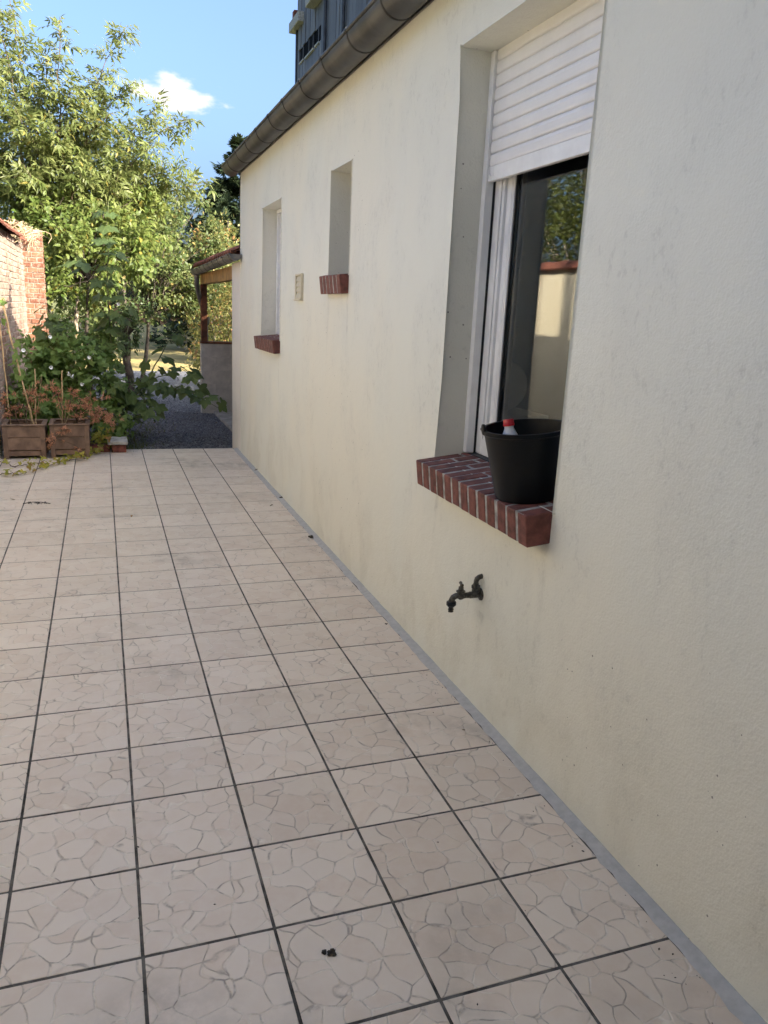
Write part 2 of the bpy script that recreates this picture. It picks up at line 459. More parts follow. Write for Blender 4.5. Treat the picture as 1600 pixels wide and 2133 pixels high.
def mat_tile():
    m, nt, b = newmat('crazy_paving_tile', 0.45, 0, 0.5); g = G(nt)
    oc = g.objco()
    r = g.orand()
    off = g.vscale(g.comb(g.math('FRACT', g.math('MULTIPLY', r, 7.13)), g.math('FRACT', g.math('MULTIPLY', r, 31.7)), 0.0), 40.0)
    p = g.vadd(oc, off)
    w = g.vadd(p, g.vscale(g.noise(p, 9.0, 1, 0.5, out=1), 0.075))
    e = g.vor(w, 13.0, 'DISTANCE_TO_EDGE', rand=0.88)
    cid = g.vor(w, 13.0, 'F1', 'Color', rand=0.88)
    wv = g.noise(p, 19, 4, 0.65)
    edge = g.ramp(g.math('ADD', e, g.math('MULTIPLY', g.math('SUBTRACT', wv, 0.5), 0.05)), 0.006, 0.042, 1.0, 0.0)
    stone = g.mix(g.sep(cid)[0], (0.64, 0.53, 0.425), (0.72, 0.64, 0.54))
    stone = g.mix(g.math('MULTIPLY', g.ramp(wv, 0.35, 0.7), 0.5), stone, (0.73, 0.665, 0.58))
    stone = g.mix(0.33, stone, g.mix(r, (0.53, 0.45, 0.365), (0.76, 0.665, 0.565)))     # tiles differ a little in tone
    wp = g.pos()
    dirtn = g.noise(wp, 8.0, 5, 0.7)
    line = g.mix(g.ramp(dirtn, 0.45, 0.56), (0.77, 0.715, 0.62), (0.27, 0.232, 0.19))
    thin = g.math('MULTIPLY', edge, g.ramp(wv, 0.34, 0.62, 0.06, 0.80))
    c = g.mix(thin, stone, line)
    # grime lying on the paving
    grime = g.math('MULTIPLY', g.ramp(g.noise(wp, 0.9, 3, 0.65), 0.52, 0.72), g.ramp(dirtn, 0.32, 0.62))
    c = g.mix(g.math('MULTIPLY', grime, 0.60), c, (0.20, 0.18, 0.145))
    g.set(b.inputs['Base Color'], c)
    g.set(b.inputs['Roughness'], g.ramp(dirtn, 0.3, 0.7, 0.30, 0.48))
    h = g.math('SUBTRACT', g.math('MULTIPLY', wv, 0.0020), g.math('MULTIPLY', edge, 0.0030))
    g.set(b.inputs['Normal'], g.bump(h, 0.6, 1.0))
    return m
M['tile'] = mat_tile()

def mat_gravel(name, c1, c2, scale):
    m, nt, b = newmat(name, 0.9); g = G(nt); p = g.pos()
    v = g.vor(p, scale, 'F1', 'Color'); d = g.vor(p, scale)
    k = g.sep(v)[0]
    c = g.mix(k, c1, c2)
    c = g.mix(g.math('MULTIPLY', g.ramp(g.noise(p, 2.0, 5, 0.65), 0.5, 0.72), 0.5), c, (0.09, 0.075, 0.058))
    g.set(b.inputs['Base Color'], c)
    g.set(b.inputs['Normal'], g.bump(d, 0.9, 0.02))
    return m
M['gravel'] = mat_gravel('slate_gravel', (0.06, 0.063, 0.074), (0.22, 0.225, 0.245), 62)
def mat_pebble():
    m, nt, b = newmat('slate_chips', 0.75); g = G(nt)
    c = g.mix(g.math('POWER', g.island(), 2.2), (0.05, 0.053, 0.064), (0.30, 0.305, 0.32))
    g.set(b.inputs['Base Color'], c); return m
M['pebble'] = mat_pebble()
def mat_ground(name, a, bcol, c3, sc=1.0):
    m, nt, b = newmat(name, 0.98, 0, 0.1); g = G(nt); p = g.pos()
    c = g.mix(g.ramp(g.noise(p, 0.9 * sc, 6, 0.65), 0.35, 0.65), a, bcol)
    c = g.mix(g.math('MULTIPLY', g.ramp(g.noise(p, 7 * sc, 5, 0.7), 0.45, 0.7), 0.55), c, c3)
    g.set(b.inputs['Base Color'], c)
    g.set(b.inputs['Normal'], g.bump(g.noise(p, 26 * sc, 5, 0.7), 0.9, 0.05)); return m
M['lawn'] = mat_ground('dry_lawn', (0.40, 0.31, 0.14), (0.30, 0.26, 0.10), (0.48, 0.38, 0.19))
M['earth'] = mat_ground('garden_earth', (0.075, 0.058, 0.036), (0.06, 0.065, 0.03), (0.10, 0.075, 0.045))
M['terrain'] = mat_ground('field', (0.14, 0.14, 0.06), (0.10, 0.12, 0.045), (0.18, 0.15, 0.07), 0.3)

def mat_old_brick():
    """red brick with flaking whitewash"""
    m, nt, b = newmat('flaking_whitewashed_brick', 0.95, 0, 0.2); g = G(nt); p = g.pos(); r = g.orand()
    isl = g.island()
    rr = g.math('FRACT', g.math('ADD', r, isl))
    red = g.mix(rr, (0.115, 0.052, 0.040), (0.20, 0.11, 0.078))
    red = g.mix(g.math('MULTIPLY', g.ramp(g.noise(p, 18, 5, 0.7), 0.4, 0.7), 0.5), red, (0.46, 0.25, 0.15))
    fl = g.noise(g.map(p, (1, 1.0, 0.75)), 19, 6, 0.72)
    lim = g.math('ADD', fl, g.math('MULTIPLY', g.math('SUBTRACT', g.noise(p, 2.2, 3), 0.5), 0.45))
    c = g.mix(g.math('MULTIPLY', g.ramp(lim, 0.40, 0.53), 0.62), red, (0.30, 0.265, 0.225))
    g.set(b.inputs['Base Color'], c)
    g.set(b.inputs['Normal'], g.bump(g.noise(p, 55, 5, 0.7), 0.7, 0.006)); return m
M['old_brick'] = mat_old_brick()
def mat_pier_brick():
    m, nt, b = newmat('orange_pier_brick', 0.95, 0, 0.2); g = G(nt); p = g.pos()
    rr = g.math('FRACT', g.math('ADD', g.orand(), g.island()))
    red = g.mix(rr, (0.135, 0.054, 0.034), (0.22, 0.105, 0.062))
    c = g.mix(g.math('MULTIPLY', g.ramp(g.noise(p, 16, 6, 0.72), 0.47, 0.62), 0.5), red, (0.32, 0.26, 0.20))
    g.set(b.inputs['Base Color'], c)
    g.set(b.inputs['Normal'], g.bump(g.noise(p, 55, 5, 0.7), 0.7, 0.006)); return m
M['pier_brick'] = mat_pier_brick()
M['lime'] = simple('lime_mortar', (0.27, 0.225, 0.18), 0.98, var=0.2, scale=18, bump=0.7, bscale=70, world_co=True)

def mat_boards():
    m, nt, b = newmat('weathered_grey_boards', 0.8, 0, 0.3); g = G(nt); p = g.pos(); r = g.orand()
    s1 = g.noise(g.map(p, (1, 9.0, 0.25)), 2.2, 5, 0.7)
    c = g.mix(g.ramp(s1, 0.3, 0.7), (0.075, 0.080, 0.092), (0.20, 0.208, 0.225))
    c = g.mix(0.45, c, g.mix(r, (0.08, 0.085, 0.098), (0.215, 0.223, 0.24)))
    g.set(b.inputs['Base Color'], c); return m
M['boards'] = mat_boards()

def leafmat(name, dark, mid, lite, trans=0.35, rough=0.5, dead=None, dead_amt=0.0, tcol=None):
    m, nt, b = newmat(name, rough, 0, 0.22); g = G(nt)
    isl = g.island(); r = g.math('FRACT', g.math('ADD', isl, g.math('MULTIPLY', g.orand(), 3.7)))
    p = g.pos()
    c = g.mix(g.ramp(r, 0.0, 0.6), dark, mid)
    c = g.mix(g.ramp(r, 0.55, 1.0), c, lite)
    c = g.mix(g.math('MULTIPLY', g.ramp(g.noise(p, 1.6, 3), 0.4, 0.65), 0.35), c, lite)
    if dead:
        rd = g.math('FRACT', g.math('MULTIPLY', r, 13.37))
        c = g.mix(g.math('LESS_THAN', rd, dead_amt), c, dead)
    g.set(b.inputs['Base Color'], c)
    tr = g.node('ShaderNodeBsdfTranslucent')
    g.set(tr.inputs['Color'], g.mix(0.65, c, tcol if tcol else tuple(min(1, x * 1.9) for x in lite), 'MIX'))
    mx = g.node('ShaderNodeMixShader'); mx.inputs[0].default_value = trans
    nt.links.new(b.outputs[0], mx.inputs[1]); nt.links.new(tr.outputs[0], mx.inputs[2])
    out = nt.nodes['Material Output']; nt.links.new(mx.outputs[0], out.inputs['Surface'])
    return m
M['l_elder'] = leafmat('elder_leaf', (0.066, 0.092, 0.024), (0.105, 0.132, 0.038), (0.172, 0.188, 0.066), 0.42, 0.42, (0.20, 0.17, 0.04), 0.03)
M['l_shrub'] = leafmat('broad_leaf', (0.055, 0.095, 0.020), (0.10, 0.14, 0.032), (0.165, 0.19, 0.054), 0.42, 0.45, (0.26, 0.20, 0.04), 0.04)
M['l_syca'] = leafmat('sycamore_leaf', (0.055, 0.085, 0.036), (0.08, 0.12, 0.042), (0.12, 0.165, 0.05), 0.36, 0.45)
M['l_bind'] = leafmat('bindweed_leaf', (0.085, 0.145, 0.036), (0.125, 0.20, 0.052), (0.18, 0.25, 0.075), 0.4, 0.5)
M['l_dark'] = leafmat('dark_ivy_leaf', (0.035, 0.06, 0.024), (0.055, 0.085, 0.03), (0.10, 0.13, 0.05), 0.25, 0.4)
M['l_apple'] = leafmat('fruit_tree_leaf', (0.04, 0.07, 0.02), (0.07, 0.10, 0.03), (0.14, 0.155, 0.054), 0.38, 0.45, (0.26, 0.20, 0.07), 0.06)
M['l_laurel'] = leafmat('laurel_leaf', (0.055, 0.075, 0.02), (0.105, 0.115, 0.032), (0.19, 0.175, 0.058), 0.32, 0.38, (0.28, 0.15, 0.06), 0.16)
M['l_hedge'] = leafmat('hedge_leaf', (0.035, 0.058, 0.018), (0.06, 0.085, 0.026), (0.11, 0.13, 0.042), 0.3, 0.5)
M['l_cypress'] = leafmat('cypress_spray', (0.055, 0.075, 0.02), (0.09, 0.115, 0.032), (0.155, 0.17, 0.058), 0.3, 0.6)
M['l_conifer'] = leafmat('conifer_needles', (0.012, 0.023, 0.011), (0.02, 0.034, 0.015), (0.04, 0.055, 0.022), 0.15, 0.6)
M['l_birch'] = leafmat('birch_leaf', (0.045, 0.065, 0.016), (0.075, 0.095, 0.022), (0.125, 0.13, 0.036), 0.42, 0.45)
M['l_dead'] = leafmat('dead_maple_leaf', (0.26, 0.11, 0.06), (0.40, 0.19, 0.105), (0.52, 0.29, 0.18), 0.3, 0.8)
M['l_vine'] = leafmat('yellowing_vine_leaf', (0.13, 0.17, 0.03), (0.25, 0.26, 0.045), (0.40, 0.36, 0.075), 0.4, 0.5, (0.24, 0.13, 0.06), 0.10)
M['l_grass'] = leafmat('garden_grass', (0.05, 0.085, 0.03), (0.085, 0.12, 0.04), (0.15, 0.16, 0.06), 0.3, 0.6)
M['l_fallen'] = leafmat('fallen_leaf', (0.06, 0.05, 0.03), (0.16, 0.12, 0.06), (0.28, 0.17, 0.07), 0.1, 0.8)

# ------------------------------------------------------------------ leaf shapes (triangles only)
class Leaf:
    def __init__(s, name, v, f, mat):
        s.name, s.v, s.f, s.mat = name, np.array(v, float), np.array(f, int), mat
        me = bpy.data.meshes.new(name); me.from_pydata([tuple(p) for p in v], [], [tuple(t) for t in f])
        me.materials.append(mat); me.update(); s.me = me

def ovate(L=1.0, w=0.45, fold=0.12, droop=0.15, x0=0.0, dirx=(1, 0), zoff=0.0):
    """one leaf blade folded on its midrib and drooping to the tip"""
    prof = [(0.0, 0.0), (0.30, 0.92), (0.62, 0.80), (1.0, 0.0)]
    dx, dy = dirx
    V, F = [], []
    def P(t, s):
        hx, hy = x0 + t * L * dx - s * dy, t * L * dy + s * dx
        return (hx, hy, zoff + abs(s) * fold / max(w, 1e-3) * 1.0 - droop * L * t * t)
    V.append(P(0, 0))
    for t, k in prof[1:3]:
        V += [P(t, k * w * L / 2), P(t, 0), P(t, -k * w * L / 2)]
    V.append(P(1.0, 0))
    F += [(0, 2, 1), (0, 3, 2), (1, 2, 5), (1, 5, 4), (2, 3, 6), (2, 6, 5), (4, 5, 7), (5, 6, 7)]
    return V, F

def blade(L, w, dirx, x0, droop, fold=0.25):
    """narrow leaflet: four triangles"""
    dx, dy = dirx
    def P(t, s): return (x0 + t * L * dx - s * dy, t * L * dy + s * dx, abs(s) * fold - droop * L * t * t)
    V = [P(0, 0), P(0.42, w / 2), P(0.42, 0), P(0.42, -w / 2), P(1, 0)]
    return V, [(0, 2, 1), (0, 3, 2), (1, 2, 4), (2, 3, 4)]

def join(parts):
    V, F = [], []
    for v, f in parts:
        b = len(V); V += list(v); F += [tuple(i + b for i in t) for t in f]
    return V, F

def pinnate(n=3, ln=0.5, w=0.17, spread=58, droop=0.25):
    ps = []
    ps.append(([(0, 0.008, 0), (0, -0.008, 0), (0.75, 0, -0.05)], [(0, 1, 2)]))
    for i in range(n):
        x = 0.22 + 0.5 * i / max(1, n - 1)
        a = math.radians(spread - 6 * i)
        for sgn in (-1, 1):
            ps.append(blade(ln * (0.85 + 0.1 * i), w, (math.cos(a), sgn * math.sin(a)), x, droop + 0.1 * random.random()))
    ps.append(blade(ln * 1.1, w * 1.15, (1, 0), 0.7, droop))
    return join(ps)

def palmate(lobes, inner=0.42, droop=0.2, curl=0.1):
    """lobes: (angle in degrees, length, half width) from one side to the other"""
    out = [(-0.06, 0.0)]
    pts = []
    for i, (a, L, hw) in enumerate(lobes):
        for da, k in ((-hw, 0.70), (-hw * 0.5, 0.86), (0, 1.0), (hw * 0.5, 0.86), (hw, 0.70)):
            t = math.radians(a + da); pts.append((L * k * math.cos(t), L * k * math.sin(t)))
        if i < len(lobes) - 1:
            t = math.radians((a + lobes[i + 1][0]) / 2); L2 = inner * min(L, lobes[i + 1][1]) * 1.05
            pts.append((L2 * math.cos(t), L2 * math.sin(t)))
    V = [(0, 0, 0)] + [(x, y, -droop * (x * x + y * y) + curl * abs(y) * 0.5 + random.uniform(-.02, .02)) for x, y in pts]
    F = [(0, i, i + 1) for i in range(1, len(pts))]
    return V, F

SYC = [(-125, 0.58, 24), (-60, 0.86, 24), (0, 1.0, 25), (60, 0.86, 24), (125, 0.58, 24)]
def syc(d, c):
    V, F = palmate(SYC, 0.80, d, c)
    b = len(V); V += [(0, 0.012, 0), (0, -0.012, 0), (-0.6, 0, 0.12)]; F.append((b, b + 1, b + 2))
    return V, F
def star(d):
    return palmate([(-105, 0.6, 9), (-50, 0.9, 9), (0, 1.0, 9), (50, 0.9, 9), (105, 0.6, 9)], 0.28, d, 0.5)
def heart(d):
    V = [(0, 0, 0), (-0.22, 0.26, 0.03), (0.05, 0.42, 0.02), (0.5, 0.30, -0.05), (1.0, 0, -d), (0.5, -0.30, -0.05), (0.05, -0.42, 0.02), (-0.22, -0.26, 0.03), (0.5, 0, -0.10)]
    return V, [(0, 2, 1), (0, 8, 2), (2, 8, 3), (3, 8, 4), (4, 8, 5), (5, 8, 6), (6, 8, 0), (0, 7, 6)]
def spray(n=7):
    ps = []
    for i in range(n):
        t = i / (n - 1); s = (-1) ** i
        a = math.radians(20 + 38 * (1 - t)) * s
        ps.append(blade(0.62 * (1 - 0.45 * t), 0.19, (math.cos(a), math.sin(a)), 0.6 * t, 0.15 + 0.2 * random.random(), 0.1))
    return join(ps)

LF = {}
def mk(name, shapes, mat): LF[name] = [Leaf('leaf', v, f, M[mat]) for v, f in shapes]
mk('elder', [pinnate(3, 0.5, 0.15, 58, 0.35), pinnate(3, 0.46, 0.135, 64, 0.2), pinnate(2, 0.52, 0.16, 60, 0.5)], 'l_elder')
mk('broad', [ovate(1, 0.5, 0.12, 0.25), ovate(1, 0.44, 0.1, 0.1), ovate(1, 0.55, 0.16, 0.4)], 'l_shrub')
mk('syca', [syc(0.18, 0.1), syc(0.30, 0.25), syc(0.1, -0.1)], 'l_syca')
mk('bind', [heart(0.1), heart(0.3)], 'l_bind')
mk('ivy', [heart(0.1), ovate(1, 0.6, 0.05, 0.1)], 'l_dark')
mk('apple', [ovate(1, 0.55, 0.14, 0.2), ovate(1, 0.48, 0.1, 0.35)], 'l_apple')
mk('laurel', [ovate(1, 0.42, 0.1, 0.15), ovate(1, 0.5, 0.08, 0.3)], 'l_laurel')
mk('hedge', [ovate(1, 0.6, 0.1, 0.2)], 'l_hedge')
mk('cypress', [spray(7), spray(6)], 'l_cypress')
mk('conifer', [spray(9), spray(8)], 'l_conifer')
mk('birch', [ovate(1, 0.62, 0.1, 0.2)], 'l_birch')
mk('dead', [star(0.5), star(0.9), star(0.2)], 'l_dead')
mk('vine', [heart(0.2), palmate([(-80, 0.7, 22), (0, 1.0, 22), (80, 0.7, 22)], 0.6, 0.2, 0.1)], 'l_vine')
mk('fallen', [ovate(1, 0.55, 0.2, -0.3), ovate(1, 0.5, 0.3, 0.4)], 'l_fallen')
mk('grass', [([(0, -0.05, 0), (0, 0.05, 0), (0.55, 0.03, 0.02), (0.55, -0.03, 0.02), (1, 0, -0.15)], [(0, 1, 2), (0, 2, 3), (3, 2, 4)])], 'l_grass')

def rmat(pos, d, n, s):
    return (np.array(frame_m(Vector(pos), d, n)), s)

def scatter(parent, kind, items, n_parts=0, part='leaf', mass='foliage', kind_stuff=True):
    """items: (4x4 array, size). The n_parts that show largest become parts, the rest one mesh."""
    protos = LF[kind]
    sel = set()
    if n_parts:
        sc = []
        for i, (m, s) in enumerate(items):
            q = to_pix(m[:3, 3])
            if q and -20 < q[0] < 1620 and -20 < q[1] < 2150: sc.append((-s / q[2], i))
        sc.sort(); sel = {i for _, i in sc[:n_parts]}
    V, F = [], []; b = 0
    pl = np.array(wloc(parent))
    for i, (m, s) in enumerate(items):
        lf = protos[i % len(protos)]
        if i in sel:
            mm = Matrix(m.tolist()) @ Matrix.Scale(s, 4)
            inst(part, lf.me, parent, mm)
        else:
            V.append((lf.v * s) @ m[:3, :3].T + m[:3, 3] - pl); F.append(lf.f + b); b += len(lf.v)
    if V:
        V = np.concatenate(V).astype(np.float32); F = np.concatenate(F).astype(np.int32)
        me = bpy.data.meshes.new(mass)
        me.vertices.add(len(V)); me.vertices.foreach_set('co', V.ravel())
        me.loops.add(F.size); me.loops.foreach_set('vertex_index', F.ravel())
        me.polygons.add(len(F)); me.polygons.foreach_set('loop_start', np.arange(0, F.size, 3, dtype=np.int32))
        me.update(calc_edges=True); me.validate()
        me.materials.append(protos[0].mat)
        o = bpy.data.objects.new(mass, me); COL.objects.link(o); o.parent = parent
        WL[o.name] = Vector(pl)
        if kind_stuff: o['kind'] = 'stuff'
        return o

def rv(s=1.0): return Vector((random.gauss(0, s), random.gauss(0, s), random.gauss(0, s)))
def arc(p0, p1, bend, n=8, wob=0.0):
    p0, p1, bend = Vector(p0), Vector(p1), Vector(bend)
    out = []
    for i in range(n + 1):
        t = i / n
        q = p0.lerp(p1, t) + bend * (4 * t * (1 - t)) + (rv(wob) if 0 < i < n else Vector())
        out.append(q)
    return out

def leafy_shoot(items, pts, size, every, droop=0.4, start=0.0, jit=0.25):
    """leaves in pairs along a shoot"""
    L = 0; acc = 0; total = sum((pts[i + 1] - pts[i]).length for i in range(len(pts) - 1))
    k = 0
    for i in range(len(pts) - 1):
        a, b = pts[i], pts[i + 1]; seg = (b - a).length; t = (b - a).normalized()
        while acc < seg:
            if (L + acc) / total >= start:
                p = a + t * acc
                side = t.cross(Vector((0, 0, 1)))
                if side.length < 0.1: side = t.orthogonal()
                side.normalize(); upv = side.cross(t)
                th = k * 1.9 + random.random()
                d = (t * 0.55 + side * math.cos(th) + upv * math.sin(th) * 0.7 - Vector((0, 0, droop)) + rv(jit)).normalized()
                items.append(rmat(p, d, Vector((0, 0, 0.75)) + SUN * 0.45 + rv(0.45), size * random.uniform(0.65, 1.15)))
                k += 1
            acc += every * random.uniform(0.6, 1.4)
        acc -= seg; L += seg

def blob_leaves(items, c, r, n, size, clumps=14, tight=0.34, droop=0.3, shell=0.55, outw=0.9, sun_up=0.6):
    """leaves in clumps spread through an ellipsoid, denser to its surface"""
    c = Vector(c); cl = []
    for _ in range(clumps):
        d = rv().normalized(); q = shell + (1 - shell) * random.random() ** 0.7
        cl.append((Vector((d.x * r[0] * q, d.y * r[1] * q, d.z * r[2] * q)), random.uniform(0.7, 1.3)))
    for _ in range(n):
        o, k = random.choice(cl)
        p = o + Vector((random.gauss(0, r[0] * tight * k * 0.5), random.gauss(0, r[1] * tight * k * 0.5), random.gauss(0, r[2] * tight * k * 0.5)))
        d = (p.normalized() * outw + rv(0.7) - Vector((0, 0, droop))).normalized()
        nrm = Vector((0, 0, sun_up)) + p.normalized() * 0.5 + SUN * 0.35 + rv(0.5)
        items.append(rmat(c + p, d, nrm, size * random.uniform(0.55, 1.2)))
    return [c + o for o, _ in cl]

# ================================================================== THE SETTING
XW = 1.365                       # plane of the house wall
GZ = -0.05                       # garden level

def plane(name, x0, x1, y0, y1, z, mat, nx=1, ny=1, kind='structure', parent=None, amp=0.0):
    mb = MB(); vs = []; fs = []
    for j in range(ny + 1):
        for i in range(nx + 1):
            vs.append((x0 + (x1 - x0) * i / nx, y0 + (y1 - y0) * j / ny, z + (random.uniform(-amp, amp) if amp else 0)))
    for j in range(ny):
        for i in range(nx):
            a = j * (nx + 1) + i; fs.append((a, a + 1, a + nx + 2, a + nx + 1))
    mb.add(vs, fs)
    return mb.build(name, mat, parent, kind=kind)

tag(plane('ground', -400, 400, -200, 700, GZ - 0.06, M['terrain']), 'open grassy ground stretching away beyond the garden')
tag(plane('garden_bed', -1.3, 0.75, 7.16, 16.0, GZ - 0.012, M['earth'], 20, 60, amp=0.008), 'dark earth of the overgrown garden bed')
tag(plane('lawn', -6, 9, 17.6, 82, GZ - 0.02, M['lawn']), 'dry yellow lawn behind the gravel path')
gp = plane('gravel_path', -0.30, 2.4, 7.16, 18.2, GZ, M['gravel'], 24, 90, amp=0.006)
tag(gp, 'blue grey slate gravel path beyond the tiles')

# ---- loose chips on the gravel
def pebbles():
    n = 15000
    u = rng.random(n); y = 7.17 + (12.5 - 7.17) * u ** 1.5; x = -0.25 + 2.2 * rng.random(n)
    keep = ~((x > 1.36) & (y < 7.6)) & ~((x > 1.53))
    x, y = x[keep], y[keep]; n = len(x)
    base = np.array([(1, 0, 0), (-1, 0, 0), (0, 1, 0), (0, -1, 0), (0, 0, 0.8), (0, 0, -0.8)], float)
    F = np.array([(0, 2, 4), (2, 1, 4), (1, 3, 4), (3, 0, 4)], int)
    V = []; FF = []
    for i in range(n):
        s = 0.005 + 0.007 * rng.random()
        a = rng.random() * 6.28
        R = np.array([[math.cos(a), -math.sin(a), 0], [math.sin(a), math.cos(a), 0], [0, 0, 1]])
        v = (base * (1 + 0.5 * rng.standard_normal((6, 3)) * 0.5) * s * np.array([1.3, 0.8, 0.6])) @ R.T
        t = rng.standard_normal(3) * 0.3
        v[:, 2] += v[:, 0] * t[0] + v[:, 1] * t[1]
        V.append(v + np.array([x[i], y[i], GZ + 0.004 + 0.004 * rng.random()])); FF.append(F + 6 * i)
    V = np.concatenate(V); FF = np.concatenate(FF)
    mb = MB(); mb.v = [tuple(p) for p in V]; mb.f = [tuple(t) for t in FF]
    mb.build('gravel_chips', M['pebble'], gp, kind='stuff')
pebbles()

# ---- tiled patio: every tile an object
T = 0.33
patio = plane('patio', -1.06, XW - 0.03, -4.6, 21.70 * T, -0.0014, M['grout'])
tag(patio, 'terrace of beige crazy paving tiles along the house')
def tile_mesh(w, h):
    mb = MB(); g_ = 0.0042
    mb.box(-w / 2 + g_, w / 2 - g_, -h / 2 + g_, h / 2 - g_, -0.012, 0.0, 0.0012)
    return mb.mesh('tile', M['tile'])
tm = tile_mesh(T, T)
col_edges = [-3.2, -3, -2, -1, 0, 1, 2, 3, (XW - 0.040) / T]
cut = {}
for ci in range(len(col_edges) - 1):
    a, b = col_edges[ci] * T, col_edges[ci + 1] * T
    for r in range(-13, 22):
        y0, y1 = r * T, min((r + 1) * T, 21.70 * T)
        key = (round(b - a, 3), round(y1 - y0, 3))
        if key not in cut: cut[key] = tm if key == (T, T) else tile_mesh(b - a, y1 - y0)
        m = Matrix.Translation(((a + b) / 2, (y0 + y1) / 2, random.uniform(-0.0003, 0.0003)))
        m = m @ Matrix.Rotation(random.gauss(0, 0.0022), 4, 'Z') @ Matrix.Rotation(random.gauss(0, 0.0008), 4, 'X')
        inst('tile', cut[key], patio, m)
# front riser of the terrace at the gravel
MB().box(-1.06, XW - 0.03, 21.70 * T, 21.70 * T + 0.012, GZ - 0.05, -0.004).build('terrace_edge', M['fillet'], patio)
# cement fillet where the paving meets the wall
def fillet():
    mb = MB(); ys = np.linspace(-4.5, 7.12, 240); vs = []; fs = []
    for y in ys:
        k = random.gauss(0, 0.0022)
        vs += [(XW - 0.046 + k * 1.4, y, 0.0007), (XW - 0.030 + k, y, 0.0035 + random.gauss(0, 0.0006)), (XW - 0.004, y, 0.0075 + random.gauss(0, 0.0015)), (XW + 0.004, y, 0.009), (XW + 0.004, y, -0.01)]
    for i in range(len(ys) - 1):
        for k in range(4):
            a = i * 5 + k; fs.append((a, a + 1, a + 6, a + 5))
    mb.add(vs, fs); return mb.build('cement_fillet', M['fillet'], patio, smooth=True)
fillet()

# ================================================================== HOUSE
HY0, HY1 = -4.5, 6.86
house = empty('house', (XW, 1.2, 0), 'cream rendered single storey house with gutter along its right hand wall', 'house')
W1 = (0.495, 1.500, 0.955, 2.612)      # big window  (y0, y1, z0, z1)
W2 = (2.945, 3.388, 1.787, 2.412)      # small niche window
W3 = (4.862, 5.680, 1.312, 2.420)      # far window

def house_wall():
    th = 0.34; top = 2.95; bot = GZ - 0.1
    ys = sorted({HY0, HY1, *(v for w in (W1, W2, W3) for v in w[:2])})
    zs = sorted({bot, top, *(v for w in (W1, W2, W3) for v in w[2:])})
    hole = lambda ym, zm: any(w[0] < ym < w[1] and w[2] < zm < w[3] for w in (W1, W2, W3))
    vid = {}; vs = []; fs = []
    def V(x, y, z):
        k = (round(x, 5), round(y, 5), round(z, 5))
        if k not in vid: vid[k] = len(vs); vs.append(k)
        return vid[k]
    for i in range(len(ys) - 1):
        for j in range(len(zs) - 1):
            if hole((ys[i] + ys[i + 1]) / 2, (zs[j] + zs[j + 1]) / 2): continue
            y0, y1, z0, z1 = ys[i], ys[i + 1], zs[j], zs[j + 1]
            fs.append((V(XW, y1, z0), V(XW, y0, z0), V(XW, y0, z1), V(XW, y1, z1)))
            fs.append((V(XW + th, y0, z0), V(XW + th, y1, z0), V(XW + th, y1, z1), V(XW + th, y0, z1)))
    def cells(vals, a, b): 
        v = [q for q in vals if a - 1e-6 <= q <= b + 1e-6]; return list(zip(v[:-1], v[1:]))
    for y0, y1, z0, z1 in (W1, W2, W3):
        for a, b in cells(zs, z0, z1):
            fs.append((V(XW, y1, a), V(XW, y1, b), V(XW + th, y1, b), V(XW + th, y1, a)))
            fs.append((V(XW, y0, b), V(XW, y0, a), V(XW + th, y0, a), V(XW + th, y0, b)))
        for a, b in cells(ys, y0, y1):
            fs.append((V(XW, a, z1), V(XW + th, a, z1), V(XW + th, b, z1), V(XW, b, z1)))
            fs.append((V(XW, b, z0), V(XW + th, b, z0), V(XW + th, a, z0), V(XW, a, z0)))
    for a, b in cells(zs, bot, top):
        fs.append((V(XW, HY1, b), V(XW, HY1, a), V(XW + th, HY1, a), V(XW + th, HY1, b)))
        fs.append((V(XW, HY0, a), V(XW, HY0, b), V(XW + th, HY0, b), V(XW + th, HY0, a)))
    for a, b in cells(ys, HY0, HY1):
        fs.append((V(XW, a, top), V(XW, b, top), V(XW + th, b, top), V(XW + th, a, top)))
    mb = MB().add(vs, fs); o = mb.build('wall', M['stucco'], house)
    bevel(o, 0.010, 3); return o
house_wall()
# other outer walls and the inside of the room
RX0, RX1, RXB = 1.32, 4.32, 7.38        # eaves, ridge, back wall
PITCH = 0.455
ridge_z = 2.94 + PITCH * (RX1 - RX0)
def gable(y0, y1):
    MB().prism([(XW + 0.341, GZ - .1), (RXB, GZ - .1), (RXB, 2.86), (RX1, ridge_z - 0.10), (XW + 0.341, 2.90)], y0, y1).build('gable_wall', M['stucco'], house)
gable(HY1 - 0.25, HY1 - 0.002); gable(HY0 + 0.002, HY0 + 0.25)
MB().box(RXB, RXB + 0.25, HY0, HY1, GZ - .1, 2.9).build('rear_wall', M['stucco'], house)
MB().box(XW + 0.345, RXB - 0.01, HY0 + 0.26, HY1 - 0.26, 0.1, 0.14).build('room_floor', M['inside'], house)
MB().box(XW + 0.345, RXB - 0.01, HY0 + 0.26, HY1 - 0.26, 2.66, 2.70).build('room_ceiling', M['inside'], house)
MB().box(3.9, 4.0, HY0 + 0.27, HY1 - 0.27, 0.141, 2.659).build('partition_wall', M['inside'], house)
MB().box(XW + 0.346, 3.89, 2.2, 2.3, 0.141, 2.659).build('partition_wall', M['inside'], house)
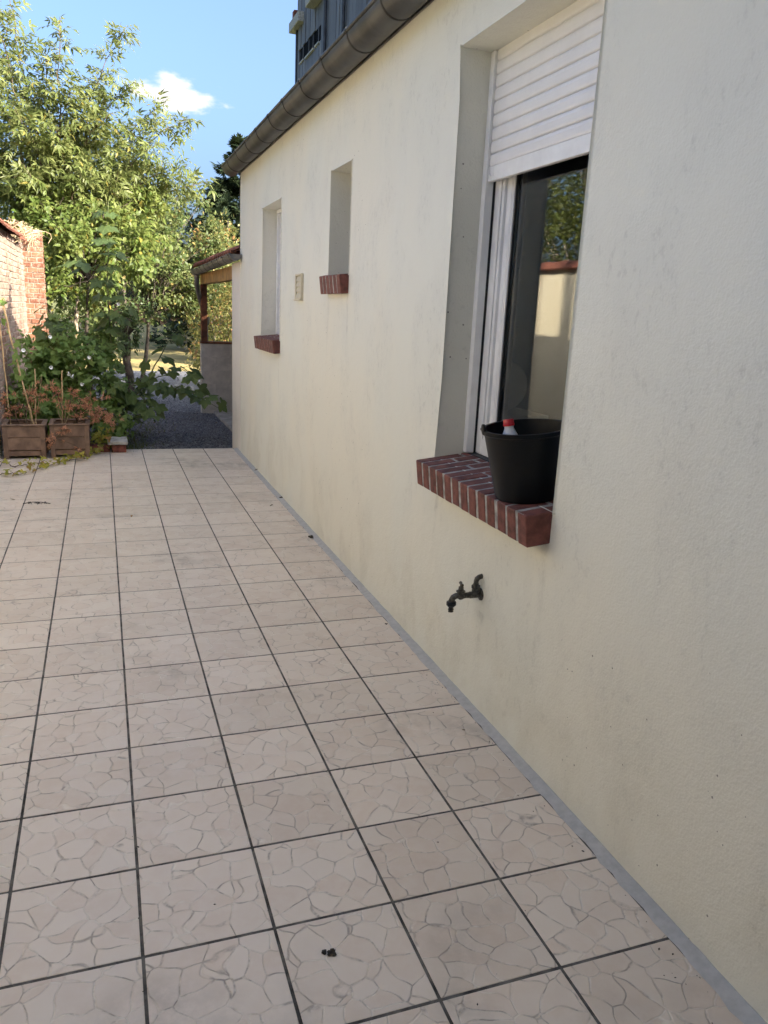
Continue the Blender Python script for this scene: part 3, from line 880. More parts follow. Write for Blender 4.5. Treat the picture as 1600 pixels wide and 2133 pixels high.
# roof: two slopes of corrugated clay tiles, a ridge and a chimney
def roof_slope(name, x_e, x_r, y0, y1, z_e, parent, thick=0.05, wave=0.11, mat='roof_tile', step=0.30, pitch=PITCH):
    sgn = 1 if x_r > x_e else -1
    n = int(abs(x_r - x_e) / step) + 1
    ys = np.arange(y0, y1 + 1e-6, wave / 6)
    mb = MB()
    for k in range(n):
        xa = x_e + sgn * k * step; xb = x_e + sgn * min((k + 1) * step + 0.03, abs(x_r - x_e))
        vs = []; fs = []
        for y in ys:
            h = 0.022 * math.sin(2 * math.pi * (y - y0) / wave)
            za = z_e + pitch * abs(xa - x_e) + 0.022 + h; zb = z_e + pitch * abs(xb - x_e) + h
            vs += [(xa, y, za - 0.016), (xa, y, za), (xb, y, zb)]
        for i in range(len(ys) - 1):
            fs += [(i * 3, i * 3 + 3, i * 3 + 4, i * 3 + 1), (i * 3 + 1, i * 3 + 4, i * 3 + 5, i * 3 + 2)]
        mb.add(vs, fs)
    d = 0.03
    mb.prism([(x_e + sgn * .02, z_e - d), (x_r, z_e - d + pitch * abs(x_r - x_e)), (x_r, z_e - d - thick + pitch * abs(x_r - x_e)), (x_e + sgn * .02, z_e - d - thick)][::sgn], y0 + .005, y1 - .005)
    return mb.build(name, M[mat], parent, kind='stuff')
roof = empty('roof', (RX1, 1, 2.95), parent=house)
roof_slope('roof_tiles', RX0 + 0.03, RX1, HY0 - 0.1, HY1 + 0.02, 2.95, roof)
roof_slope('roof_tiles', 2 * RX1 - RX0 - 0.03, RX1, HY0 - 0.1, HY1 + 0.02, 2.95, roof)
mb = MB()
mb.box(4.17, 4.47, -0.16, 0.14, ridge_z - 0.3, ridge_z + 0.16, 0.01)
mb.lathe((4.32, -0.01, ridge_z + 0.15), [(0.10, 0), (0.075, 0.06), (0.075, 1.35), (0.10, 1.36), (0.10, 1.42), (0.0, 1.46)], 16)
mb.build('flue', M['zinc2'], roof)

# gutter along the eave with its brackets
def half_round(name, mat, parent, cx, cz, R, y0, y1, lip=0.011, thick=0.003, seg=16, sag=0.0):
    prof = []
    for i in range(seg + 1):
        a = math.pi + math.pi * i / seg
        prof.append((cx + R * math.cos(a), cz + R * math.sin(a)))
    inner = [(cx + (x - cx) * (1 - thick / R), cz + (z - cz) * (1 - thick / R)) for x, z in prof][::-1]
    ring = prof + inner
    ys = np.linspace(y0, y1, 24); vs = []; fs = []; n = len(ring)
    dz = lambda y: -sag * (y - y0) / (y1 - y0)
    for y in ys: vs += [(x, y, z + dz(y)) for x, z in ring]
    for i in range(len(ys) - 1):
        for k in range(n):
            k2 = (k + 1) % n; fs.append((i * n + k, (i + 1) * n + k, (i + 1) * n + k2, i * n + k2))
    mb = MB().add(vs, fs)
    # end plates
    for y in (y0, y1):
        vv = [(x, y, z + dz(y)) for x, z in prof]; mb.add(vv, [tuple(range(len(vv)))])
    # rolled lip on the outer edge
    mb.tube([(cx - R, y, cz + dz(y)) for y in ys], lip, 10)
    o = mb.build(name, mat, parent); autosmooth(o, 50); return o
def gutter_band(mat, parent, cx, cz, R, y, w=0.022, name='bracket', t=0.004, lip=0.011):
    mb = MB(); seg = 16; vs = []; fs = []
    for i in range(seg + 1):
        a = math.pi + math.pi * i / seg
        for dy, rr in ((-w / 2, R + 0.0006), (-w / 2 * 0.8, R + t), (w / 2 * 0.8, R + t), (w / 2, R + 0.0006)):
            vs.append((cx + rr * math.cos(a), y + dy, cz + rr * math.sin(a)))
    for i in range(seg):
        for k in range(3):
            a = i * 4 + k; fs.append((a, a + 4, a + 5, a + 1))
    mb.add(vs, fs)
    mb.tube([(cx - R, y - w * 0.55, cz), (cx - R, y + w * 0.55, cz)], lip + 0.003, 10)
    o = mb.build(name, mat, parent); autosmooth(o, 60); return o
GR = 0.088; GX = XW - 0.013 - GR; GZU = 2.925
gut = half_round('gutter', M['zinc'], house, GX, GZU, GR, HY0 - .05, HY1 + 0.02)
y = 6.5
while y > -1.0:
    gutter_band(M['zinc_band'], gut, GX, GZU, GR, y + random.uniform(-.012, .012)); y -= 0.5
MB().box(XW - 0.012, XW - 0.003, HY0, HY1, 2.875, 3.0).build('eave_board', M['zinc2'], house)

# ---- brick sills
def sill(yc0, yc1, top_wall, over, n, depth_in, name='window_sill', jitter=0.0015):
    """soldier course of bricks on edge, sloping outwards; each brick an object"""
    slope = math.radians(7.0)
    s = empty(name, (XW, (yc0 + yc1) / 2, top_wall - 0.12), parent=house)
    pit = (yc1 - yc0) / n
    bw = pit - 0.0165; L = over + depth_in; H = 0.112
    mbr = MB(); mbr.box(-over / math.cos(slope), 0.035, -bw / 2, bw / 2, -H, 0, 0.004); br = mbr.mesh('brick', M['brick_sill'])
    mbr = MB(); mbr.box(0.047, depth_in / math.cos(slope), -bw / 2, bw / 2, -H * 0.5, 0, 0.004); br2 = mbr.mesh('brick', M['brick_sill'])
    mbl = MB(); mbl.box(-over / math.cos(slope), 0.105, -bw / 2, bw / 2, -H, 0, 0.004); br3 = mbl.mesh('brick', M['brick_sill'])
    mbl = MB(); mbl.box(0.117, depth_in / math.cos(slope), -bw / 2, bw / 2, -H * 0.5, 0, 0.004); br4 = mbl.mesh('brick', M['brick_sill'])
    for i in range(n):
        m = Matrix.Translation((XW, yc0 + (i + 0.5) * pit + random.gauss(0, jitter), top_wall + random.gauss(0, jitter * .7))) @ Matrix.Rotation(-slope, 4, 'Y') @ Matrix.Rotation(random.gauss(0, 0.008), 4, 'X') @ Matrix.Rotation(random.gauss(0, 0.008), 4, 'Z')
        a, b = (br, br2) if i % 2 else (br3, br4)
        inst('brick', a, s, m); inst('brick', b, s, m)
    # mortar bed, set back behind the brick faces
    mb = MB(); mb.box(-over / math.cos(slope) + 0.0025, depth_in / math.cos(slope), yc0 - (yc0 + yc1) / 2 + 0.03, yc1 - (yc0 + yc1) / 2 - 0.03, -H + 0.003, -0.0022)
    o = mb.build('mortar', M['mortar'], s, recenter=False)
    o.matrix_basis = Matrix.Translation((0, 0, 0.12)) @ Matrix.Rotation(-slope, 4, 'Y')
    return s
sill(0.497, 1.505, 0.957, 0.100, 13, 0.145)
sill(2.947, 3.425, 1.789, 0.062, 6, 0.14)
sill(4.862, 5.745, 1.316, 0.066, 11, 0.14)
# ---- windows and shutters
def rail_profile(parent, y0, y1, d0, z0, z1, slot):
    """white guide rail; a black strip paints the dark gap of its slot"""
    x0 = XW + d0
    MB().box(x0, x0 + 0.040, min(y0, y1), max(y0, y1), z0, z1, 0.004).build('guide_rail', M['white'], parent)
    MB().box(x0 + 0.0405, x0 + 0.0515, min(y0, slot), max(y0, slot), z0, z1).build('slot_shade_strip', M['black'], parent)  # black strip stands in for the shade inside the rail slot

def shutter(parent, y0, y1, d, zbot, ztop, pitch=0.0495, bar=True):
    sh = empty('roller_shutter', (XW + d, (y0 + y1) / 2, zbot), parent=parent)
    x = XW + d
    prof = [(0.006, 0.0), (0.0015, 0.004), (0.0, 0.012), (0.0, 0.034), (0.0012, 0.041), (0.004, 0.0472), (0.012, 0.0472), (0.012, 0.0)]
    k = pitch / 0.0495
    vs = [(px, yy - (y0 + y1) / 2, pz * k) for yy in (y0, y1) for px, pz in prof]; n = len(prof)
    fs = [tuple(range(n)), tuple(reversed(range(n, 2 * n)))] + [(i, i + n, (i + 1) % n + n, (i + 1) % n) for i in range(n)]
    sm = MB().add(vs, fs).mesh('slat', M['shutter'])
    z = zbot
    if bar:
        MB().box(x - 0.004, x + 0.016, y0, y1, zbot, zbot + 0.058, 0.002).build('bottom_bar', M['white'], sh)
        mb = MB(); mb.box(x - 0.006, x - 0.0045, y1 - 0.050, y1 - 0.014, zbot + 0.016, zbot + 0.052, 0.0005); mb.tube([(x - 0.009, y1 - 0.017, zbot + 0.05), (x - 0.012, y1 - 0.022, zbot + 0.028), (x - 0.007, y1 - 0.03, zbot + 0.018)], 0.003, 6)
        mb.build('stop_block', M['white'], sh)
        z = zbot + 0.0595
    while z < ztop:
        inst('slat', sm, sh, Matrix.Translation((x, (y0 + y1) / 2, z)))
        z += pitch
    MB().box(x + 0.0125, x + 0.016, y0, y1, zbot + 0.06, ztop).build('shutter_backing', M['black'], sh)
    return sh

def window_unit(w, open_shutter, d_rail=0.128):
    y0, y1, z0, z1 = w
    win = empty('window', (XW + 0.19, (y0 + y1) / 2, z0), parent=house)
    zb = z0 + 0.022
    for a, b, sl in ((y1 - 0.001, y1 - 0.034, y1 - 0.030), (y0 + 0.001, y0 + 0.034, y0 + 0.030)):
        rail_profile(win, a, b, d_rail, zb, z1 - 0.001, sl)
    xf = XW + 0.180
    def ring(name, mat, ya, yb, za, zb_, wd, x0, x1, ch=0.004):
        mb = MB()
        mb.box(x0, x1, ya, ya + wd, za, zb_, ch); mb.box(x0, x1, yb - wd, yb, za, zb_, ch)
        mb.box(x0 + .0005, x1 - .0005, ya + wd + .0003, yb - wd - .0003, za, za + wd, ch); mb.box(x0 + .0005, x1 - .0005, ya + wd + .0003, yb - wd - .0003, zb_ - wd, zb_, ch)
        return mb.build(name, mat, win)
    ring('frame', M['white'], y0 + 0.004, y1 - 0.004, zb, z1 - .002, 0.072, xf, xf + 0.07)
    ring('gasket', M['black'], y0 + 0.076, y1 - 0.076, zb + 0.030, z1 - 0.032, 0.006, xf + 0.012, xf + 0.06, 0.0005)
    ring('sash_step', M['white'], y0 + 0.082, y1 - 0.082, zb + 0.036, z1 - 0.04, 0.018, xf + 0.004, xf + 0.066)
    ring('sash', M['white'], y0 + 0.1005, y1 - 0.1005, zb + 0.0545, z1 - 0.06, 0.050, xf + 0.016, xf + 0.064, 0.010)
    ring('glazing_bead', M['black'], y0 + 0.151, y1 - 0.151, zb + 0.105, z1 - 0.11, 0.007, xf + 0.030, xf + 0.060, 0.001)
    g_ = MB().box(xf + 0.040, xf + 0.046, y0 + 0.1585, y1 - 0.1585, zb + 0.1125, z1 - 0.1175).build('glass_pane', M['glass'], win)
    MB().box(xf + 0.056, xf + 0.060, y0 + 0.1585, y1 - 0.1585, zb + 0.1125, z1 - 0.1175).build('glass_pane', M['glass'], win)
    MB().box(XW + 0.15, XW + 0.25, y0 + .001, y1 - .001, zb - 0.012, zb - 0.0005).build('sill_bar', M['rust'], win)
    if open_shutter:
        shutter(win, y0 + 0.036, y1 - 0.036, d_rail + 0.014, 2.118, z1 - 0.002)
    return win
window_unit(W1, True)
# far window: shutter right down
def closed_window(w, label=None):
    y0, y1, z0, z1 = w
    win = empty('window', (XW + 0.16, (y0 + y1) / 2, z0), parent=house)
    for a, b, sl in ((y1 - 0.001, y1 - 0.036, y1 - 0.032), (y0 + 0.001, y0 + 0.036, y0 + 0.032)):
        rail_profile(win, a, b, 0.128, z0 + 0.012, z1 - 0.03, sl)
    MB().box(XW + 0.125, XW + 0.2, y0 + .001, y1 - .001, z1 - 0.0295, z1 - .001, 0.002).build('head_box', M['white'], win)
    shutter(win, y0 + 0.038, y1 - 0.038, 0.150, z0 + 0.014, z1 - 0.03)
closed_window(W3)
def niche_window(w):
    y0, y1, z0, z1 = w
    win = empty('window', (XW + 0.2, (y0 + y1) / 2, z0), parent=house)
    mb = MB(); x0, x1 = XW + 0.2, XW + 0.25
    mb.box(x0, x1, y0 + .001, y0 + .05, z0 + .01, z1 - .001, .003).box(x0, x1, y1 - .05, y1 - .001, z0 + .01, z1 - .001, .003)
    mb.box(x0 + .001, x1 - .001, y0 + .051, y1 - .051, z0 + .01, z0 + .06, .003).box(x0 + .001, x1 - .001, y0 + .051, y1 - .051, z1 - .051, z1 - .001, .003)
    mb.build('frame', M['white'], win)
    MB().box(x0 + .02, x0 + .026, y0 + .0505, y1 - .0505, z0 + .0605, z1 - .0515).build('glass_pane', M['glass'], win)
niche_window(W2)

# ---- louvred vent
def vent():
    v = empty('air_vent', (XW, 4.18, 1.64), parent=house)
    y0, y1, z0, z1 = 4.085, 4.275, 1.642, 1.822; x = XW - 0.022
    mb = MB()
    mb.box(x, XW, y0, y0 + .022, z0, z1, .003).box(x, XW, y1 - .022, y1, z0, z1, .003)
    mb.box(x + .0005, XW, y0 + .0222, y1 - .0222, z0, z0 + .014, .003).box(x + .0005, XW, y0 + .0222, y1 - .0222, z1 - .014, z1, .003)
    mb.build('frame', M['vent'], v)
    MB().box(x - .008, XW, y0 - .004, y1 + .004, z0 - .012, z0 - .0005, .002).build('drip_lip', M['vent'], v)
    n = 4; h = (z1 - z0 - .03) / n
    for i in range(n):
        za = z0 + .015 + i * h
        MB().add([(x + .004, y0 + .0225, za), (x + .004, y1 - .0225, za), (x + .016, y1 - .0225, za + h), (x + .016, y0 + .0225, za + h), (XW - .001, y0 + .0225, za), (XW - .001, y1 - .0225, za), (XW - .001, y1 - .0225, za + h), (XW - .001, y0 + .0225, za + h)],
                 [(0, 3, 2, 1), (4, 5, 6, 7), (0, 1, 5, 4), (3, 7, 6, 2), (0, 4, 7, 3), (1, 2, 6, 5)]).build('louvre', M['vent'], v)
vent()
# pale round tray standing inside on the window board
tr = empty('round_tray', (XW + 0.55, 1.95, 1.09), 'pale round tray leaning behind the window pane', 'tray')
MB().lathe((XW + 0.55, 1.93, 1.235), [(0.0, 0.0), (0.115, 0.0), (0.125, 0.015), (0.131, 0.015), (0.120, -0.006), (0.0, -0.006)], 40, axis=(-0.75, -0.62, 0.2)).build('dish', M['plate'], tr, smooth=True)
MB().box(XW + .50, XW + .75, 1.80, 2.18, 1.085, 1.10).build('shelf', M['plate'], tr)
MB().box(XW + .60, XW + .64, 2.0, 2.04, 0.141, 1.085).build('stand', M['plate'], tr)

# ================================================================== LEAN-TO beyond the house
lean = empty('lean_to', (XW, 8.8, GZ), 'open lean-to porch with clay tiled roof beyond the house end', 'porch')
LY0, LY1 = 7.50, 10.50
o = MB().box(XW + 0.004, XW + 0.24, HY1 + 0.002, LY0, GZ - .1, 2.03).build('pillar', M['pillar'], lean); bevel(o, .008)
MB().box(XW + 0.01, XW + 0.115, LY0 + 0.001, LY1 + .10, 1.853, 2.003, 0.006).build('beam', M['beam'], lean)
MB().box(XW + 0.008, XW + 0.098, LY1 + 0.0, LY1 + .10, 1.035, 1.852, 0.004).build('post', M['post_wood'], lean)
MB().box(XW + 0.0, 4.4, LY1 - .012, LY1 + .16, 1.000, 1.032, 0.004).build('sill_board', M['post_wood'], lean)
bw = empty('block_wall', (2.4, LY1, GZ), parent=lean)
MB().box(XW + 0.006, 4.4, LY1 + .006, LY1 + .144, GZ - .1, 0.998).build('mortar', M['block_joint'], bw)
def blocks():
    z = 0.998
    row = 0
    while z > GZ:
        h = 0.2; z0 = max(z - h, GZ - .08); x = XW + (0.0 if row % 2 == 0 else -0.215) 
        while x < 4.3:
            a, b = max(x, XW), min(x + 0.43, 4.4)
            if b - a > .03: MB().box(a + .003, b - .003, LY1 + random.uniform(.0008, .0025), LY1 + .15, z0 + .003, z - .003, .002).build('block', M['block'], bw)
            x += 0.43
        z -= h; row += 1
blocks()
MB().box(1.545, 4.4, LY0 - .3, LY1 + .005, GZ - .1, GZ + 0.035, 0.008).build('floor_slab', M['slab'], lean)
MB().box(4.41, 4.55, LY0 - .6, LY1 + .1, GZ - .1, 3.42).build('rear_wall', M['block'], lean)  # unseen wall added to stop sun passing through the porch onto the gravel
MB().box(4.28, 4.40, LY0 + .1, LY0 + .22, GZ, 3.3).build('rear_post', M['post_wood'], lean)
MB().box(4.28, 4.40, LY1 - .02, LY1 + .1, 1.033, 3.3).build('rear_post', M['post_wood'], lean)
# gutter, tiles and downpipe
LGR = 0.064; LGX = XW - 0.004 - LGR; LGZ = 2.085
lg = half_round('gutter', M['zinc2'], lean, LGX, LGZ, LGR, HY1 - .10, LY1 + 0.03, lip=.008, sag=0.05)
y = 10.22
while y > 6.65:
    gutter_band(M['zinc_band'], lg, LGX, LGZ - .05 * (y - HY1 + .30) / 3.97, LGR, y, w=.016, t=.003, lip=.009); y -= 0.42
roof2 = empty('roof', (2.6, 8.8, 2.1), parent=lean)
# lowest course of clay pantiles one by one
def pantile():
    mb = MB(); vs = []; fs = []; n = 8; w = 0.175
    for s, x in ((0, 0.0), (1, 0.30)):
        for i in range(n + 1):
            t = i / n; yy = (t - 0.5) * w; h = 0.030 * math.sin(math.pi * min(1, t * 1.35)) if t < 0.74 else -0.010 * math.sin(math.pi * (t - 0.74) / 0.26)
            vs += [(x, yy, h + PITCH * x + (0.0 if s else 0.006)), (x, yy, h + PITCH * x - 0.016)]
    for i in range(n):
        a = i * 2; b = a + (n + 1) * 2
        fs += [(a, a + 2, b + 2, b), (a + 1, b + 1, b + 3, a + 3), (a, a + 1, a + 3, a + 2)]
    mb.add(vs, fs); return mb.mesh('roof_tile', M['roof_tile'], True)
pt = pantile()
y = HY1 + 0.10
while y < LY1 + 0.16:
    inst('roof_tile', pt, roof2, Matrix.Translation((XW - 0.085, y, 2.118 - 0.012 * (y - HY1) / 3 + random.uniform(-.004, .004))) @ Matrix.Rotation(random.gauss(0, .02), 4, 'X'))
    y += 0.165
roof_slope('upper_tiles', XW + 0.15, 4.5, HY1 + .07, LY1 + .2, 2.215, roof2, wave=0.165)
mb = MB()
mb.tube([(LGX, LY1 - .16, LGZ - .11), (LGX, LY1 - .16, LGZ - .22), (LGX + .03, LY1 - .05, LGZ - .34), (LGX + .10, LY1 + .14, LGZ - .52), (LGX + .155, LY1 + .22, LGZ - .62), (LGX + .16, LY1 + .235, LGZ - .70)], 0.036, 12)
mb.lathe((LGX + .17, LY1 + .24, LGZ - .83), [(0.035, 0), (0.052, .02), (0.062, .07), (0.062, .13), (0.05, .13)], 14)
mb.tube([(LGX + .17, LY1 + .24, LGZ - .82), (LGX + .17, LY1 + .24, GZ - .05)], 0.036, 12)
o = mb.build('downpipe', M['zinc2'], lean); autosmooth(o, 50)

# ================================================================== GARDEN WALLS (left)
gw = empty('garden_wall', (-1.1, 1.5, 0), 'cream rendered garden wall with clay tile coping, mirrored in the window', 'wall')
GWX = -1.033; GWY1 = 6.98
o = MB().box(GWX - 0.22, GWX, -4.6, GWY1, GZ - .1, 2.06).build('wall', M['garden_wall'], gw); bevel(o, .012)
MB().box(GWX, GWX + 0.03, -4.6, GWY1 - 4.5, 0.0, 0.02).build('wall_foot', M['fillet'], gw)
def coping_tile():
    mb = MB(); vs = []; fs = []
    prof = [(-0.17, 0.0), (-0.10, 0.055), (0.0, 0.085), (0.10, 0.055), (0.17, 0.0)]
    for yy, k in ((-0.17, 1.0), (0.10, 0.96), (0.18, 1.08)):
        for x, z in prof: vs += [(x * k, yy, z * k)]
        for x, z in prof: vs += [(x * k * .92, yy, z * k - .016)]
    n = 10
    for i in range(2):
        for k in range(4):
            a = i * n + k; fs.append((a, a + n, a + n + 1, a + 1)); b = a + 5; fs.append((b, b + 1, b + n + 1, b + n))
        fs.append((i * n, i * n + 5, i * n + n + 5, i * n + n)); fs.append((i * n + 4, i * n + n + 4, i * n + n + 9, i * n + 9))
    for k in range(4):
        fs.append((k, k + 1, k + 6, k + 5)); b = 2 * n + k; fs.append((b, b + 5, b + 6, b + 1))
    mb.add(vs, fs); return mb.mesh('coping_tile', M['coping'])
ct = coping_tile()
y = -4.4
while y < GWY1 - .1:
    inst('coping_tile', ct, gw, Matrix.Translation((GWX - .10, y, 2.062 + random.uniform(-.004, .006))) @ Matrix.Rotation(random.gauss(0, .02), 4, 'Z') @ Matrix.Rotation(random.gauss(0, .02), 4, 'Y')); y += 0.33

wing = empty('added_shade_wing', (-1.0, -5.5, 0), 'rendered two storey wing added unseen behind the viewer to shade the near yard', 'house')  # unseen building added to block skylight from the near tiles and wall
o = MB().box(-3.4, XW - .01, -8.0, -2.80, GZ - .1, 7.4).build('wall', M['garden_wall'], wing); bevel(o, .01)
MB().prism([(-3.6, 7.41), (XW + .2, 7.41), (-1.0, 8.9)], -8.2, -2.65).build('roof', M['roof_tile'], wing)
# old brick wall and its pier
bwall = empty('brick_wall', (-1.06, 9.1, GZ), 'old red brick wall with flaking whitewash and clay coping at far left', 'wall')
BX = -1.052; BY0, BY1 = GWY1 + 0.005, 11.22; BZ1 = 2.30
MB().box(BX - 0.21, BX - 0.007, BY0, BY1, GZ - .15, BZ1).build('mortar', M['lime'], bwall)
def brickmesh(l, d, h, mat):
    mb = MB(); mb.box(-d / 2, d / 2, -l / 2, l / 2, -h / 2, h / 2, 0.004); return mb.mesh('brick', mat)
bm_s = brickmesh(0.208, 0.05, 0.060, M['old_brick']); bm_h = brickmesh(0.098, 0.05, 0.060, M['old_brick'])
def brick_courses():
    cand = []
    z = GZ + 0.02; row = 0
    while z < BZ1 - 0.03:
        y = BY0 + (0.0 if row % 2 == 0 else -0.11)
        while y < BY1 - 0.04:
            a, b = max(y, BY0), min(y + 0.208, BY1)
            if b - a > 0.06:
                me = bm_s if b - a > 0.15 else bm_h
                c = Vector((BX - 0.025 + random.gauss(0, 0.0025), (a + b) / 2, z + 0.03))
                cand.append((c, me, (b - a) / (0.208 if me is bm_s else 0.098)))
            y += 0.22
        z += 0.0725; row += 1
    def vis(c):
        q = to_pix(c[0])
        return -1e3 if (q is None or q[0] < -6) else 1 / q[2] + (1 if c[0].z > .5 else 0)
    cand.sort(key=vis, reverse=True)
    rest = MB()
    for i, (c, me, k) in enumerate(cand):
        m = Matrix.Translation(c) @ Matrix.Rotation(random.gauss(0, .012), 4, 'X') @ Matrix.Scale(min(1.0, k), 4, Vector((0, 1, 0)))
        if i < 300: inst('brick', me, bwall, m)
        else: rest.add([m @ v.co for v in me.vertices], [tuple(p.vertices) for p in me.polygons])
    rest.build('more_bricks', M['old_brick'], bwall, kind='stuff')
brick_courses()
y = BY0 + 0.18
while y < 10.5:
    inst('coping_tile', ct, bwall, Matrix.Translation((BX - .06, y, BZ1 + .005 + random.uniform(-.008, .008))) @ Matrix.Rotation(random.gauss(0, .03), 4, 'Z') @ Matrix.Rotation(random.gauss(0, .04), 4, 'Y')); y += 0.32
pier = empty('brick_pier', (-0.93, 11.35, GZ), 'sunlit orange brick pier ending the old wall', 'pier')
PX0, PX1, PY0, PY1, PZ = BX - .02, -0.795, BY1 + 0.005, BY1 + 0.33, 2.50
MB().box(PX0 + .007, PX1 - .007, PY0 + .007, PY1 - .007, GZ - .1, PZ).build('mortar', M['lime'], pier)
pb = MB().box(-0.0, 0.04, -0.104, 0.104, -0.03, 0.03, .004)
def pier_bricks():
    z = GZ + .03; row = 0
    mfront = {}
    while z < PZ - .03:
        xs = [(PX0, PX0 + .125), (PX0 + .135, PX1)] if row % 2 == 0 else [(PX0, PX0 + .06), (PX0 + .07, PX0 + .19), (PX0 + .20, PX1)]
        for a, b in xs:
            k = round(b - a, 3)
            if k not in mfront: mfront[k] = MB().box(-k / 2, k / 2, 0, 0.06, -.031, .031, .004).mesh('brick', M['pier_brick'])
            inst('brick', mfront[k], pier, Matrix.Translation(((a + b) / 2, PY0 + random.gauss(0, .0025), z)) @ Matrix.Rotation(random.gauss(0, .01), 4, 'Z'))
        if 'side' not in mfront: mfront['side'] = MB().box(-.06, 0, -.085, .085, -.031, .031, .004).mesh('brick', M['pier_brick'])
        inst('brick', mfront['side'], pier, Matrix.Translation((PX1 + random.gauss(0, .002), PY1 - .10, z)))
        z += .0725; row += 1
pier_bricks()
# dry climber straggling over the top of wall and pier
dv = empty('dry_climber', (-1.0, 10.9, BZ1), 'tangle of dead bleached climber stems on top of the brick wall', 'dead plant')
mb = MB()
for i in range(120):
    a = Vector((random.uniform(-1.2, -0.86), random.uniform(9.9, 11.4), BZ1 + random.uniform(.02, .22)))
    b = a + Vector((random.gauss(0, .09), random.gauss(0, .16), random.uniform(-.18, .08)))
    mb.tube(arc(a, b, rv(.06), 4), [.007, .006, .005, .004, .003], 4, False)
mb.build('stems', M['dry_stalk'], dv)

# ================================================================== TIMBER TOWER far behind the roof
tow = empty('timber_tower', (20, 42, GZ), 'tall tower clad in weathered grey boards rising behind the roof', 'tower')
TX, TY0, TY1, TZ = 13.0, 24.0, 55.2, 27.0
MB().box(TX + .06, TX + 14, TY0, TY1 - .06, GZ - .1, TZ).build('core', M['boards'], tow)
bmesh_cache = {}
y = TY1; i = 0
wins = [(53.0, 54.0, 17.15, 18.0), (50.4, 52.5, 17.1, 18.0), (49.1, 50.0, 17.1, 17.98)]
def board_list():
    y = 24.0
    while y < TY1 - .05:
        w = random.choice((.42, .55, .5, .62)); yield y, min(y + w, TY1); y += w
part_b = []
for a, b in board_list():
    segs = [(GZ, TZ)]
    for (u0, u1, v0, v1) in wins:
        if b > u0 and a < u1: segs = [(GZ, v0), (v1, TZ)]
    for z0, z1 in segs:
        dx = random.choice((0, 0, .03, .05))
        MB().box(TX - dx, TX + .055, a + .012, b - .012, z0, z1).build('board', M['boards'], tow)
for yy in (43.6, 47.4):
    MB().tube([(TX - .16, yy, GZ), (TX - .16, yy, TZ - 2)], 0.10, 8).build('rain_pipe', M['rust'], tow)
MB().box(TX - .10, TX + .3, TY1 - .2, TY1 + .03, GZ, 19.6).build('corner_post', M['rust'], tow)
for (u0, u1, v0, v1) in wins:
    wv = empty('window', (TX, (u0 + u1) / 2, v0), parent=tow)
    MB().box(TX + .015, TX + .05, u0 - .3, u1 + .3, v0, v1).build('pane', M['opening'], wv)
    MB().box(TX - .12, TX + .02, u0 - .05, u1 + .05, v0 - .10, v0).build('sill', M['pale_post'], wv)
    k = max(1, int((u1 - u0) / .8))
    for q in range(k):
        yy = u0 + (q + .35) * (u1 - u0) / k; MB().box(TX - .01, TX + .03, yy, yy + .07, v0, v1).build('glazing_bar', M['boards'], wv)
MB().box(TX - .42, TX + .06, 53.2, 55.9, 19.35, 19.95, .03).build('balcony', M['stone'], tow)
MB().box(TX - .3, TX + .05, 54.9, 55.4, 19.95, 20.5, .02).build('vent_hood', M['dark_brick'], tow)
MB().box(TX - .6, TX + .06, 47.8, 50.6, 19.25, 19.9, .03).build('balcony', M['stone'], tow)

